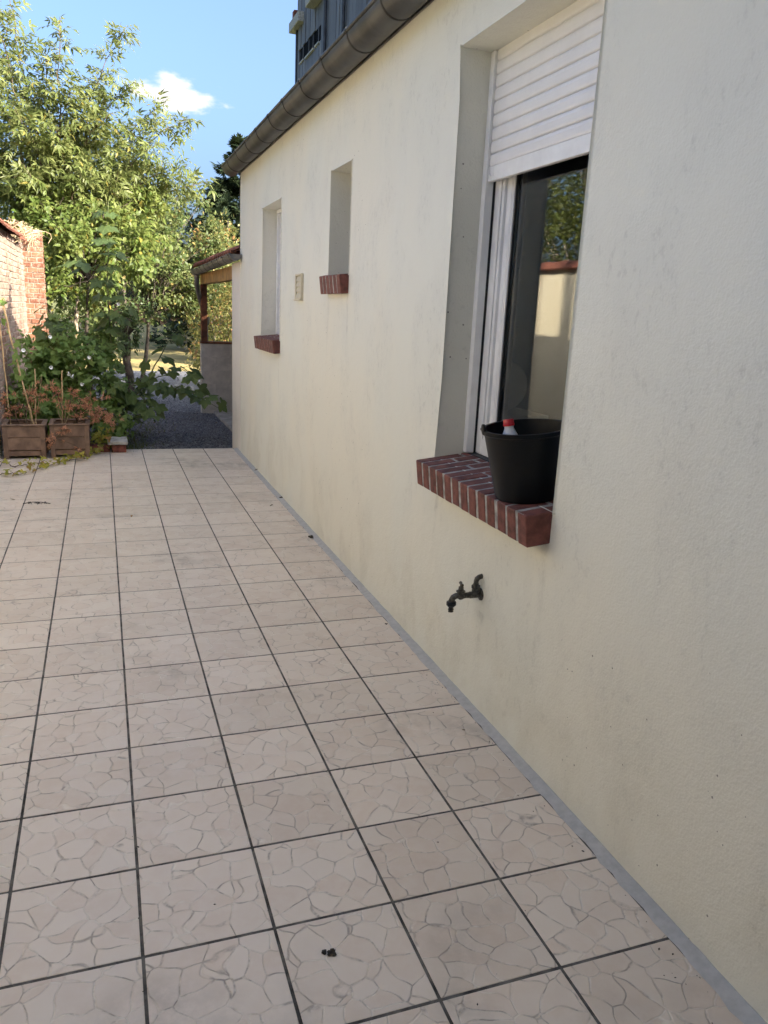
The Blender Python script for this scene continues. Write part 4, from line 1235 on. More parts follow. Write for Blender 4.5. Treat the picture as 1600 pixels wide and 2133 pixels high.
# ================================================================== THINGS ON THE WALL AND SILL
def tap():
    t = empty('garden_tap', (XW, 0.975, 0.44), 'tarnished brass garden tap on the wall below the big window', 'tap')
    y0 = 0.970; zc = 0.492
    mb = MB()
    mb.lathe((XW + .002, y0, zc), [(0, 0), (0.0372, 0), (0.0360, .006), (0.0216, .010), (.0, .010)][1:], 20, axis=(-1, 0, 0)).build('wall_plate', M['tap'], t, smooth=True)
    mb = MB(); mb.tube([(XW - .006, y0, zc), (XW - .058, y0, zc)], 0.0194, 14); mb.tube([(XW - .030, y0, zc + .010), (XW - .030, y0, zc + .040)], 0.0194, 14)
    o = mb.build('tee', M['tap'], t); autosmooth(o)
    mb = MB(); mb.lathe((XW - .030, y0, zc + .040), [(.0, 0), (0.0222, 0), (0.0222, .017), (0.0144, .019), (.0, .019)], 6); mb.lathe((XW - .030, y0, zc + .0595), [(0, 0), (0.0150, 0), (0.0150, .008), (0, .008)], 6)
    mb.build('compression_nut', M['tap'], t)
    mb = MB(); mb.tube([(XW - .030, y0, zc + .066), (XW - .030, y0, zc + .080), (XW - .026, y0, zc + .094), (XW - .014, y0, zc + .104), (XW + .004, y0, zc + .108)], [0.0131, 0.0131, 0.0144, 0.0144, 0.0144], 12)
    o = mb.build('supply_elbow', M['tap'], t); autosmooth(o)
    mb = MB(); mb.lathe((XW - .055, y0, zc), [(0, 0), (0.0198, 0), (0.0198, .005), (0.0174, .006), (0.0162, .030), (0.0180, .040), (0.0228, .050), (0.0228, .062), (0.0168, .070), (0.0, .070)], 18, axis=(-1, 0, 0))
    mb.lathe((XW - .111, y0, zc + .008), [(.0, 0), (0.0192, 0), (0.0186, .012), (0.0240, .017), (0.0240, .021), (0.0144, .023), (0.0126, .046), (0.0072, .048), (0.0072, .060), (0, .060)], 16)
    mb.tube([(XW - .118, y0, zc + .002), (XW - .135, y0, zc + .002), (XW - .150, y0, zc - .006), (XW - .158, y0, zc - .022), (XW - .159, y0, zc - .034)], [0.0169, 0.0169, 0.0163, 0.0156, 0.0156], 14)
    o = mb.build('body', M['tap'], t); autosmooth(o)
    mb = MB(); mb.tube([(XW - .111 - .004, y0 - .020, zc + .070), (XW - .111 + .004, y0 + .020, zc + .070)], 0.0060, 10)
    for s in (-1, 1): mb.lathe((XW - .111 + .004 * s, y0 + .020 * s, zc + .070), [(0, -.006), (0.0072, -.005), (0.0090, 0), (0.0072, .005), (0, .006)], 10, axis=(.2 * s, s, 0))
    o = mb.build('handle', M['tap'], t); autosmooth(o)
    mb = MB(); mb.lathe((XW - .159, y0, zc - .030), [(0, 0), (0.0228, 0), (0.0252, -.004), (0.0252, -.020), (0.0216, -.024), (0.0132, -.034), (0.0114, -.040), (0.0150, -.044), (0.0150, -.049), (0.0120, -.052), (0.0138, -.056), (0.0138, -.061), (0, -.062)], 14)
    o = mb.build('hose_connector', M['tap_plastic'], t); autosmooth(o, 30)
    t.scale = (0.80, 0.74, 0.71); t.location = (XW, y0, zc)
    for ch in t.children: ch.location = WL[ch.name] - Vector((XW, y0, zc))
tap()

BKX, BKY, BKZ = 1.385, 0.716, 0.9605
TILT = math.radians(7)
BAX = Vector((-math.sin(TILT), 0, math.cos(TILT))); BE1 = Vector((math.cos(TILT), 0, math.sin(TILT))); BE2 = Vector((0, 1, 0))
def bucket():
    o0 = Vector((BKX, BKY, BKZ))
    t = empty('bucket', o0, 'black plastic bucket standing on the brick window sill', 'bucket')
    h = 0.252; rb, rt = 0.114, 0.145
    prof = [(0.0, 0.006), (rb - .012, 0.006), (rb - .010, 0.0), (rb - .002, 0.0), (rb, .006), (rt, h - .022), (rt + .004, h - .021), (rt + .006, h - .016), (rt + .009, h - .014), (rt + .010, h - .001), (rt + .006, h), (rt - .002, h - .001), (rb - .003, .012), (0, .012)]
    o = MB().lathe(o0, prof, 64, axis=BAX).build('body', M['bucket'], t); autosmooth(o, 35)
    top = o0 + BAX * (h + .002)
    ears = []
    for ea in (math.radians(168), math.radians(-12)):
        dr = BE1 * math.cos(ea) + BE2 * math.sin(ea); c = top + dr * (rt + .006)
        mb = MB(); mb.lathe(c - dr * .004, [(0, 0), (.019, 0), (.019, .008), (.012, .010), (0, .010)], 18, axis=dr)
        o = mb.build('ear', M['bucket'], t); autosmooth(o); ears.append(c + dr * .004)
    mid = (ears[0] + ears[1]) / 2; side = BAX.cross((ears[0] - mid).normalized()); pts = []
    if side.y < 0: side = -side
    for i in range(29):
        a = math.pi * i / 28
        pts.append(mid + (ears[0] - mid) * math.cos(a) + side * math.sin(a) * (rt + .015) + BAX * (-.002 - .012 * math.sin(a)))
    o = MB().tube(pts, .0032, 8).build('handle', M['bucket'], t); autosmooth(o, 60)
bucket()
def bottle():
    b0 = Vector((1.365, 0.772, BKZ + .014)); ax = (Vector((1.334, 0.808, 1.222)) - b0).normalized()
    t = empty('bottle', b0, 'white plastic bottle with red screw cap inside the bucket', 'bottle')
    H = 0.222
    prof = [(0, 0), (.036, 0), (.040, .005), (.040, H - .060), (.039, H - .050), (.0185, H - .006), (.0170, H), (.0170, H + .006), (0.0, H + .006)]
    o = MB().lathe(b0, prof, 28, axis=ax).build('body', M['bottle'], t); autosmooth(o, 35)
    n = 36; vs = []; fs = []
    a1 = ax.orthogonal().normalized(); a2 = ax.cross(a1)
    cp = [(.0195, .0065), (.0205, .0075), (.0205, .0135), (.0195, .0145), (.0200, .0150), (.0190, .0285), (.0175, .031), (0.0001, .0312)]
    for r_, z_ in cp:
        for k in range(n):
            rr = r_ * (1 - (.02 if (k % 2 and .015 <= z_ <= .029) else 0)); a = 2 * math.pi * k / n
            vs.append(b0 + ax * (H + z_) + a1 * rr * math.cos(a) + a2 * rr * math.sin(a))
    for i in range(len(cp) - 1):
        for k in range(n):
            k2 = (k + 1) % n; fs.append((i * n + k, i * n + k2, (i + 1) * n + k2, (i + 1) * n + k))
    o = MB().add(vs, fs).build('cap', M['red_cap'], t); autosmooth(o, 35)
bottle()

# ================================================================== PLANTERS, CANES, STONE
def planter(x0, x1, y0, y1, rot, label):
    cx, cy = (x0 + x1) / 2, (y0 + y1) / 2
    t = empty('planter', (cx, cy, 0), label, 'planter', 'brown wooden planters at the end of the terrace')
    w, d = (x1 - x0) / 2, (y1 - y0) / 2; H = 0.345; b0 = 0.035
    X, Y = cx, cy
    hh = (H - b0 - .055) / 2
    for k in range(2):
        z0 = b0 + .052 + k * hh
        MB().box(X - w + .018, X + w - .018, Y - d, Y - d + .02, z0 + .002, z0 + hh - .002, .003).build('board', M['planter'], t)
        MB().box(X - w + .018, X + w - .018, Y + d - .02, Y + d, z0 + .002, z0 + hh - .002, .003).build('board', M['planter'], t)
        MB().box(X - w, X - w + .02, Y - d + .022, Y + d - .022, z0 + .002, z0 + hh - .002, .003).build('board', M['planter'], t)
        MB().box(X + w - .02, X + w, Y - d + .022, Y + d - .022, z0 + .002, z0 + hh - .002, .003).build('board', M['planter'], t)
    for sx in (-1, 1):
        for sy in (-1, 1):
            MB().box(X + sx * (w - .02) - .0225, X + sx * (w - .02) + .0225, Y + sy * (d - .02) - .0225, Y + sy * (d - .02) + .0225, 0.0, H - .016, .003).build('corner_post', M['planter'], t)
    mb = MB(); mb.box(X - w + .03, X + w - .03, Y - d + .012, Y - d + .03, b0 - .005, b0 + .048, .003).box(X + w - .03, X + w - .012, Y - d + .03, Y + d - .03, b0 - .005, b0 + .048, .003)
    mb.build('base_rail', M['dark_brick'] if False else M['planter'], t)
    z0 = H - .015
    MB().box(X - w - .012, X + w + .012, Y - d - .014, Y - d + .032, z0, H, .003).build('rim', M['planter_rim'], t)
    MB().box(X - w - .012, X + w + .012, Y + d - .032, Y + d + .014, z0, H, .003).build('rim', M['planter_rim'], t)
    MB().box(X - w - .012, X - w + .034, Y - d + .033, Y + d - .033, z0 + .0005, H - .0005, .003).build('rim', M['planter_rim'], t)
    MB().box(X + w - .034, X + w + .012, Y - d + .033, Y + d - .033, z0 + .0005, H - .0005, .003).build('rim', M['planter_rim'], t)
    plane('soil', X - w + .021, X + w - .021, Y - d + .021, Y + d - .021, H - .07, M['soil'], 8, 8, None, t, .012)
    return t
p1 = planter(-0.985, -0.605, 6.68, 7.06, 0, 'brown wooden planter against the left garden wall, the left one of the pair')
p2 = planter(-0.560, -0.195, 6.72, 7.10, 0, 'brown wooden planter next to the stone slab, the right one of the pair')
def cane(a, b, r, label):
    a, b = Vector(a), Vector(b); pts = []; rad = []
    n = 7
    for i in range(n + 1):
        p = a.lerp(b, i / n) + rv(.003)
        pts.append(p); rad.append(r)
        if 0 < i < n:
            t = (b - a).normalized(); pts[-1:] = [p - t * .006, p, p + t * .006]; rad[-1:] = [r, r * 1.3, r]
    o = MB().tube(pts, rad, 8).build('cane', M['cane'], None); autosmooth(o, 60)
    tag(o, label, 'cane', 'bamboo canes stuck in the planters')
cane((-0.715, 6.88, .29), (-0.935, 6.90, 1.54), .0085, 'long bamboo cane leaning left out of the left planter')
cane((-0.700, 6.95, .29), (-0.680, 7.00, 0.86), .006, 'short upright bamboo cane in the left planter')
cane((-0.455, 6.90, .29), (-0.425, 6.93, 0.86), .006, 'upright bamboo cane in the right planter')
cane((-0.935, 6.95, .29), (-0.975, 6.99, 1.30), .006, 'thin dark cane standing at the left rim of the left planter')

def dead_maple(name, label, base, stems, n_twig, size, drop=None, seed=1):
    random.seed(seed)
    t = empty(name, base, label, 'dead plant', 'withered plants in the planters')
    mb = MB(); items = []
    for (tx, ty, tz) in stems:
        b = Vector(base) + Vector((random.uniform(-.06, .06), random.uniform(-.06, .06), 0)); e = Vector((tx, ty, tz))
        pts = arc(b, e, Vector((0, 0, .06)) + rv(.03), 7, .008); mb.tube(pts, [.0055 - .0005 * i for i in range(8)], 5, False)
        for _ in range(n_twig):
            k = random.randint(3, 7); p = pts[k]; q = p + Vector((random.gauss(0, .09), random.gauss(0, .07), random.gauss(.0, .06)))
            mb.tube([p, (p + q) / 2 + rv(.01), q], [.003, .0025, .0015], 4, False)
            for j in range(random.randint(3, 5)):
                s = p.lerp(q, .3 + .7 * random.random())
                items.append(rmat(s + rv(.012), rv(1) - Vector((0, 0, .9)), rv(1), size * random.uniform(.6, 1.15)))
    mb.build('stems', M['twig'], t)
    scatter(t, 'dead', items, 100, kind_stuff=True)
dead_maple('withered_maple', 'withered maple with rust brown leaves in the left planter', (-0.80, 6.88, .29), [(-0.98, 6.8, .58), (-0.85, 6.75, .52), (-0.63, 6.8, .60), (-0.70, 7.0, .66)], 6, .042, seed=3)
dead_maple('withered_maple', 'withered maple with rust brown leaves in the right planter', (-0.36, 6.90, .29), [(-0.52, 6.75, .74), (-0.22, 6.75, .55), (-0.02, 6.78, .48), (0.10, 6.80, .33), (-0.10, 6.72, .60), (-0.56, 6.58, .12), (-0.30, 6.7, .66), (0.02, 6.9, .38)], 8, .045, seed=4)
# bleached dry stalks among them
for (bx, by, tp, lab) in ((-0.735, 6.93, ((-0.70, 6.9, .74), (-0.62, 6.95, .80), (-0.74, 6.98, .70)), 'bunch of bleached dry stalks in the left planter'), (-0.43, 6.85, ((-0.40, 6.8, .60), (-0.50, 6.9, .56), (-0.33, 6.84, .55)), 'bunch of bleached dry stalks in the right planter')):
    t = empty('dry_stalks', (bx, by, .28), lab, 'dead plant')
    for q in tp:
        MB().tube(arc((bx + random.uniform(-.02, .02), by, .28), q, rv(.02), 5), [.0045, .004, .0035, .003, .0025, .002], 5, False).build('stalk', M['dry_stalk'], t)

st = empty('stone_step', (0.09, 7.02, 0), 'pale stone slab on a red brick at the terrace corner', 'stone slab')
MB().box(0.02, 0.165, 6.97, 7.10, 0.0, 0.085, .006).build('brick', M['dark_brick'], st)
MB().box(-0.02, 0.183, 6.94, 7.28, 0.087, 0.125, .006).build('slab', M['stone'], st)
MB().box(-0.34, 0.0, 7.0, 7.10, 0.0, 0.08, .006).build('kerb_brick', M['dark_brick'], st)

# ================================================================== VEGETATION
random.seed(21)
# ---- elder tree
def elder():
    base = Vector((-0.75, 13.2, GZ))
    t = empty('elder_tree', base, 'tall elder tree with pinnate leaves over the brick wall', 'tree')
    items = []; wood = MB(); twigs = MB()
    forks = [Vector((-0.85, 13.3, 2.0)), Vector((-0.40, 13.4, 1.8)), Vector((-1.2, 13.8, 2.0)), Vector((-0.65, 13.1, 1.4))]
    for q, r in zip(forks[:3], (.055, .045, .045)):
        wood.tube(arc(base + Vector((random.uniform(-.12, .12), random.uniform(-.1, .1), 0)), q, rv(.06), 6, .02), [r, r * .95, r * .9, r * .85, r * .8, r * .72, r * .65], 9)
    tips = [(-20, 15, 12.9), (20, 0, 13.3), (125, 35, 12.8), (95, 110, 13.1), (262, 55, 12.9), (205, 150, 13.4), (282, 170, 12.8), (235, 235, 12.5), (398, 250, 13.0), (345, 215, 13.4), (330, 300, 12.4),
            (432, 378, 13.1), (390, 345, 12.7), (360, 400, 13.3), (-40, 150, 12.5), (-70, 280, 12.9), (30, 230, 12.2), (120, 260, 12.3), (60, 360, 12.3), (170, 360, 12.2), (250, 380, 12.4), (300, 420, 12.8), (-30, 380, 12.7), (-120, 60, 13.4), (150, 170, 12.6)]
    for (px, py, Y) in tips:
        e = on_y(px, py, Y)
        f = min(forks, key=lambda q: (q - e).length) if random.random() < .6 else random.choice(forks)
        bend = Vector(((f.x - e.x) * .10, 0, .22 + .25 * random.random()))
        pts = arc(f, e, bend, 12, .015)
        twigs.tube(pts, [max(.005, .028 * (1 - i / 12.5)) for i in range(13)], 6, False)
        leafy_shoot(items, pts[3:], .30, .055, .35, 0.0)
        for i in range(3, 12):
            for _ in range(2):
                p = pts[i]; d = (pts[min(i + 1, 12)] - pts[i - 1]).normalized()
                ln = random.uniform(.25, .62) * (1.2 - .7 * i / 12)
                q = p + (d * .8 + rv(.75) + Vector((0, -.25, .05))).normalized() * ln
                sh = arc(p, q, Vector((0, 0, .05)), 4)
                twigs.tube(sh, [.006, .005, .004, .003, .002], 4, False)
                leafy_shoot(items, sh, .255, .056, .4, .1)
    # inner fill so that the crown closes
    for (px, py, Y, rx, rz, n) in ((20, 310, 13.4, 1.1, 1.0, 330), (150, 350, 13.3, 1.0, .75, 300), (240, 340, 13.4, .7, .45, 150), (30, 170, 13.5, .8, .7, 170), (10, 430, 13.7, .9, .5, 160), (300, 400, 13.5, .5, .35, 90)):
        blob_leaves(items, on_y(px, py, Y), (rx, .8, rz), n, .27, 14, .5, .4, .35)
    wood.build('trunk', M['bark_pale'], t, smooth=True); twigs.build('branches', M['twig'], t, smooth=True)
    scatter(t, 'elder', items, 300)
elder()

def bush(name, label, cat, kind, blobs, base=None, n_parts=0, size=.09, group=None, bark='bark', trunk_r=.05, clumps=16, tight=.34, droop=.3, shell=.5, stems=7, sun_up=.6, fork=None):
    """blobs: (centre, radii, count)"""
    if base is None: c, r, _ = blobs[0]; base = (c[0], c[1], GZ)
    t = empty(name, base, label, cat, group)
    items = []; wood = MB(); base = Vector(base)
    fk = Vector(fork) if fork else Vector((base.x, base.y, base.z + max(.25, (blobs[0][0][2] - blobs[0][1][2] - base.z) * .9)))
    wood.tube(arc(base, fk, rv(.04), 5, .01), [trunk_r * (1 - .08 * i) for i in range(6)], 8)
    for c, r, n in blobs:
        cl = blob_leaves(items, c, r, n, size, clumps, tight, droop, shell, sun_up=sun_up)
        for q in random.sample(cl, min(stems, len(cl))):
            wood.tube(arc(fk, q, Vector((0, 0, .15)) + rv(.08), 6, .02), [min(.02, trunk_r * .4) * (1 - .13 * i) for i in range(7)], 5, False)
    wood.build('trunk', M[bark], t, smooth=True)
    scatter(t, kind, items, n_parts)
    return t

P = lambda x, y, Y: tuple(on_y(x, y, Y))
# ---- broad leaved shrub catching the sun beneath the elder
bush('sunlit_shrub', 'broad leaved shrub with bright sunlit leaves under the elder', 'shrub', 'broad',
     [(P(115, 490, 12.0), (.45, .5, .45), 754), (P(175, 560, 11.8), (.55, .6, .65), 1160), (P(250, 520, 12.0), (.55, .6, .6), 1160), (P(120, 610, 12.1), (.35, .5, .45), 609), (P(300, 470, 12.6), (.5, .6, .5), 870), (P(60, 440, 12.6), (.6, .5, .4), 667), (P(200, 450, 12.4), (.6, .5, .45), 754)],
     (-0.2, 12.0, GZ), 200, .108, trunk_r=.035, stems=5)
bush('dark_undergrowth', 'shaded dark shrub filling the gap behind the brick pier', 'shrub', 'hedge',
     [(P(120, 650, 14.4), (1.0, .6, .95), 1900), (P(220, 650, 14.0), (.75, .6, .85), 1700)], None, 0, .085, trunk_r=.04)
# ---- fruit tree with arching branches
bush('fruit_tree', 'fruit tree with arching branches beside the path', 'tree', 'apple',
     [(P(310, 520, 14.6), (.80, .9, .80), 2300), (P(385, 510, 15.0), (.80, .9, .75), 2300), (P(335, 580, 14.2), (.80, .8, .38), 1500), (P(300, 455, 15.4), (.6, .8, .45), 1100), (P(425, 580, 14.8), (.5, .7, .55), 1100), (P(370, 430, 15.6), (.6, .7, .35), 800), (P(360, 615, 14.4), (.70, .6, .30), 1500), (P(445, 560, 15.2), (.5, .6, .5), 900)],
     (0.62, 13.9, GZ), 120, .095, trunk_r=.045, fork=(0.80, 14.1, 1.20), stems=8)
bush('ivy_stump', 'old stump wrapped in dark ivy by the path', 'stump', 'ivy',
     [(P(268, 690, 12.0), (.16, .16, .42), 900), (P(280, 640, 12.2), (.30, .2, .25), 500)], (0.36, 12.0, GZ), 60, .055, trunk_r=.08, fork=(0.36, 12.0, 1.0), stems=3)
# ---- laurel behind the lean-to opening
bush('laurel_hedge', 'laurel bush with yellowing leaves seen through the lean-to opening', 'shrub', 'laurel',
     [((2.55, 13.4, 1.0), (.90, 1.3, 1.25), 4200), ((3.2, 14.4, 1.6), (.8, 1.2, 1.2), 2200), ((2.25, 15.6, 1.0), (.60, 1.1, 1.15), 2200), ((3.3, 12.2, 1.1), (.7, .8, 1.2), 1300)], (2.6, 13.6, GZ), 120, .085, trunk_r=.05, clumps=36)
bush('yellow_shrub', 'pale yellow green shrub rising over the lean-to roof', 'shrub', 'laurel',
     [((2.35, 17.5, 2.2), (.7, .8, 1.2), 2200), ((2.9, 18.0, 1.7), (.8, .8, 1.5), 1800)], (2.5, 17.7, GZ), 40, .09, trunk_r=.05)
# ---- hedge and trees further down the right side
for k, (c, r, n, lab) in enumerate((
        ((3.6, 23.0, 1.3), (.75, 1.6, 1.4), 3200, 'clipped dark hedge bush nearest the pale posts'),
        ((4.6, 30.0, 1.5), (.95, 2.4, 1.7), 3000, 'dark hedge bush halfway down the lawn'),
        ((6.0, 40.0, 1.8), (1.3, 3.2, 2.2), 2600, 'dark hedge bush at the far end of the lawn'))):
    bush('hedge_bush', lab, 'hedge', 'hedge', [(c, r, n)], None, 0, .14, 'hedge bushes along the right of the lawn', clumps=50, tight=.3)
for k, (c, r, n, lab) in enumerate((
        ((0.4, 31.0, 3.4), (1.8, 2.0, 1.6), 3400, 'leafy tree overhanging the lawn from the left'),
        ((-1.4, 20.0, 2.4), (1.5, 1.6, 1.9), 3200, 'leafy tree behind the elder on the left'),
        ((2.9, 36.0, 4.4), (2.2, 2.0, 2.0), 3400, 'leafy tree with pale top in the middle distance'),
        ((0.6, 22.5, 3.2), (1.2, 1.2, 1.1), 2600, 'rounded tree behind the fruit tree'))):
    bush('garden_tree', lab, 'tree', 'apple', [(c, r, n)], None, 0, .15, 'trees along the lawn', trunk_r=.10, clumps=44, tight=.3)
# ---- conifers
def conifer(name, label, base, H, R, kind, n, size, lean=0.0):
    t = empty(name, base, label, 'tree')
    b = Vector(base); items = []; wood = MB()
    wood.tube([b, b + Vector((lean, 0, H))], [R * .07, .015], 8)
    lv = int(H / .28)
    for i in range(lv):
        z = H * (.06 + .93 * (i + random.random() * .6) / lv); rr = R * (1 - (z / H) ** 1.25) * random.uniform(.75, 1.15) + .08
        nb = max(5, int(9 * rr / R + 4))
        for k in range(nb):
            a = random.random() * 6.283; d = Vector((math.cos(a), math.sin(a), random.uniform(-.15, .35)))
            p0 = b + Vector((lean * z / H, 0, z)); p1 = p0 + d * rr
            if i % 2 == 0 and k % 2 == 0: wood.tube([p0, p1], [.02, .006], 4, False)
            m = max(3, int(n * rr / R / nb))
            for _ in range(m):
                q = p0.lerp(p1, .35 + .65 * random.random() ** .7) + rv(.10 * rr)
                items.append(rmat(q, d + rv(.55) + Vector((0, 0, .15)), Vector((0, 0, 1)) + rv(.5), size * random.uniform(.6, 1.2)))
    wood.build('trunk', M['bark'], t, smooth=True); scatter(t, kind, items, 0)
conifer('dark_conifer', 'tall dark conifer behind the corner of the house', (4.75, 27.5, GZ), 7.3, 2.6, 'conifer', 560, .36)
conifer('dark_conifer', 'second dark conifer half hidden by the house gutter', (6.1, 29.0, GZ), 8.2, 2.0, 'conifer', 380, .36)
conifer('cypress', 'light green cypress in front of the dark conifer', (3.55, 22.5, GZ), 4.0, .75, 'cypress', 300, .24)
conifer('cypress', 'lower yellow green cypress just above the lean-to roof', (3.75, 20.5, GZ), 3.45, .65, 'cypress', 280, .22)

# ---- boarded fence closing the lawn, pale posts
fen = empty('board_fence', (4.2, 60.0, GZ), 'brown board fence at the far end of the lawn', 'fence')
fb = MB().box(-.068, .068, -.012, .012, 0, 1.8, .004).mesh('board', M['fence_wood'])
for i in range(64): inst('board', fb, fen, Matrix.Translation((-1.0 + .145 * i, 60 + random.uniform(-.01, .01), GZ + random.uniform(-.01, .01))))
for i in range(5): MB().box(-1.0 + 2.3 * i - .06, -1.0 + 2.3 * i + .06, 60.02, 60.14, GZ - .1, GZ + 1.9).build('post', M['pale_post'], fen)
MB().box(-1.1, 8.2, 60.021, 60.06, GZ + .4, GZ + .5).build('rail', M['fence_wood'], fen)
MB().box(-1.1, 8.2, 60.021, 60.06, GZ + 1.3, GZ + 1.4).build('rail', M['fence_wood'], fen)
for (px, py, Y, lab) in ((371, 668, 29.0, 'pale concrete post left of the pair before the hedge'), (386, 672, 28.0, 'pale concrete post right of the pair before the hedge')):
    q = on_y(px, py, Y)
    tag(MB().box(q.x - .05, q.x + .05, Y - .05, Y + .05, GZ - .1, .95, .01).build('concrete_post', M['pale_post'], None), lab, 'post', 'pale concrete posts')

# ---- sycamore saplings
def sycamore(label, base, stems, size, n_leaf, seed):
    random.seed(seed)
    t = empty('sycamore_sapling', base, label, 'sapling', 'self sown sycamore saplings'); items = []
    for k, (pts, r) in enumerate(stems):
        P_ = [Vector(base)] + [Vector(p) for p in pts] if k == 0 else [Vector(p) for p in pts]
        fine = []
        for i in range(len(P_) - 1):
            for j in range(5): fine.append(P_[i].lerp(P_[i + 1], j / 5) + rv(.006))
        fine.append(P_[-1])
        MB().tube(fine, [max(.003, r * (1 - .75 * i / len(fine))) for i in range(len(fine))], 6, False).build('stem', M['green_stem'], t, smooth=True)
        for i in range(n_leaf[k]):
            f = .18 + .82 * (i + random.random() * .5) / n_leaf[k]
            q = fine[min(len(fine) - 1, int(f * (len(fine) - 1)))]
            a = i * 2.4 + random.random() * .8
            pet = Vector((math.cos(a), math.sin(a) * .8 - .25, .25)).normalized()
            ln = random.uniform(.06, .13)
            p = q + pet * ln
            d = (pet * .7 - Vector((0, 0, random.uniform(.35, .95))) + rv(.15)).normalized()
            items.append(rmat(p, d, pet * .5 + Vector((0, -.35, .75)) + rv(.25), size * random.uniform(.7, 1.2)))
    scatter(t, 'syca', items, 400)
sycamore('tall thin sycamore sapling with hanging lobed leaves before the sunlit shrub', (0.10, 8.0, GZ), [([P(232, 720, 8.0), P(222, 560, 8.0), P(226, 420, 8.0)], .012), ([P(224, 600, 8.0), P(160, 545, 8.1), P(130, 560, 8.0)], .006), ([P(228, 680, 8.0), P(262, 640, 7.9)], .006)], .125, [46, 7, 6], 5)
sycamore('low sycamore branch spreading dark lobed leaves over the gravel', (0.18, 8.0, GZ), [([P(262, 850, 7.9), P(310, 790, 7.8), P(345, 720, 7.7), P(372, 690, 7.7)], .012), ([P(300, 800, 7.8), P(340, 812, 7.6), P(400, 815, 7.5), P(455, 850, 7.4)], .009), ([P(270, 840, 7.9), P(240, 820, 7.7), P(225, 790, 7.6)], .007), ([P(290, 820, 7.8), P(315, 850, 7.6), P(300, 880, 7.55)], .007), ([P(320, 790, 7.8), P(380, 770, 7.6), P(420, 800, 7.5)], .006)], .125, [17, 22, 12, 12, 10], 6)
sycamore('small sycamore sapling against the brick wall', (-0.62, 8.2, GZ), [([P(105, 780, 8.2), P(100, 700, 8.2), P(95, 630, 8.2)], .009), ([P(102, 700, 8.2), P(140, 670, 8.1)], .005)], .115, [20, 7], 8)

# ---- bindweed mound with white flowers
random.seed(12)
def bindweed():
    t = empty('bindweed', (-0.40, 8.0, GZ), 'mound of bindweed with white trumpet flowers behind the planters', 'climbing plant')
    items = []; wood = MB()
    for (px, py, Y, rx, ry, rz, n) in ((95, 790, 8.0, .32, .35, .36, 360), (160, 760, 8.1, .34, .35, .42, 420), (210, 800, 7.9, .30, .35, .36, 330), (60, 840, 7.7, .24, .3, .28, 240), (130, 860, 7.6, .36, .3, .24, 300), (225, 880, 7.5, .22, .25, .18, 180), (85, 735, 8.2, .16, .25, .22, 140), (215, 720, 8.15, .14, .2, .25, 120)):
        c = on_y(px, py, Y)
        cl = blob_leaves(items, c, (rx, ry, rz), int(n * 2.2), .064, 18, .45, .5, .4)
        for q in cl[:7]: wood.tube(arc((c.x, c.y + .05, GZ), q, rv(.08), 5), .0035, 4, False)
    # shoots climbing the leaning cane
    for i in range(26):
        f = random.random(); p = Vector((-0.715, 6.88, .29)).lerp(Vector((-0.935, 6.90, 1.54)), .35 + .65 * f) + rv(.03)
        items.append(rmat(p, rv(1) - Vector((0, 0, .6)), rv(.6) + Vector((0, -.3, .6)), .055 * random.uniform(.7, 1.2)))
    wood.build('stems', M['green_stem'], t)
    scatter(t, 'bind', items, 200)
    fm = MB(); n = 10
    vs = []; fs = []
    for r_, h in ((.004, 0), (.009, .025), (.021, .040)):
        for k in range(n): vs.append((r_ * math.cos(6.283 * k / n), r_ * math.sin(6.283 * k / n), h))
    for i in range(2):
        for k in range(n): fs.append((i * n + k, i * n + (k + 1) % n, (i + 1) * n + (k + 1) % n, (i + 1) * n + k))
    fme = fm.add(vs, fs).mesh('flower', M['petal'], True)
    for (px, py, Y) in ((104, 765, 7.6), (143, 775, 7.55), (153, 780, 7.6), (175, 799, 7.5), (193, 737, 7.8), (101, 702, 7.9), (188, 745, 7.7), (48, 730, 7.6), (250, 632, 7.9)):
        d = (Vector((0, -1, .15)) + rv(.45)).normalized()
        inst('flower', fme, t, frame_m(on_y(px, py, Y), d.orthogonal(), d))
bindweed()
# ---- dark ivy and ferny growth at the foot of the brick wall
bush('wall_ivy', 'dark ivy growing at the foot of the old brick wall', 'ivy', 'ivy', [(P(50, 840, 8.3), (.2, .5, .35), 420), (P(250, 840, 8.6), (.35, .4, .3), 420)], (-0.85, 8.3, GZ), 60, .06, trunk_r=.015)
# ---- long grasses by the edge of the gravel
def grass_clump(name, label, spots, n, size, group=None, kind='grass', stuff=True):
    c0 = Vector(spots[0]); t = empty(name, (c0.x, c0.y, GZ), label, 'grass', group); items = []
    for s in spots:
        for _ in range(n):
            p = Vector((s[0] + random.gauss(0, s[3]), s[1] + random.gauss(0, s[3] * 1.3), s[2]))
            a = random.random() * 6.283; d = Vector((math.cos(a) * .6, math.sin(a) * .6, random.uniform(.5, 1.1))).normalized()
            items.append(rmat(p, d, Vector((0, 0, 1)) + rv(.2), size * random.uniform(.5, 1.2)))
    scatter(t, kind, items, 0, mass='blades')
grass_clump('weeds', 'straggling grass and weeds along the left edge of the gravel', [(0.20, 7.25, GZ, .10), (0.28, 7.6, GZ, .14), (0.22, 8.0, GZ, .16), (0.30, 8.5, GZ, .18), (0.10, 7.3, GZ, .12), (0.38, 9.2, GZ, .2)], 130, .085)
grass_clump('weed_tuft', 'green weed tuft on the gravel beside the block wall', [tuple(on_y(385, 785, 13.2))[:2] + (GZ, .14), tuple(on_y(372, 780, 13.6))[:2] + (GZ, .12)], 150, .11)
grass_clump('planter_weeds', 'grassy weeds between the planters and the brick wall', [(-0.9, 7.35, GZ, .10), (-0.5, 7.35, GZ, .14), (-0.1, 7.4, GZ, .12)], 130, .14)

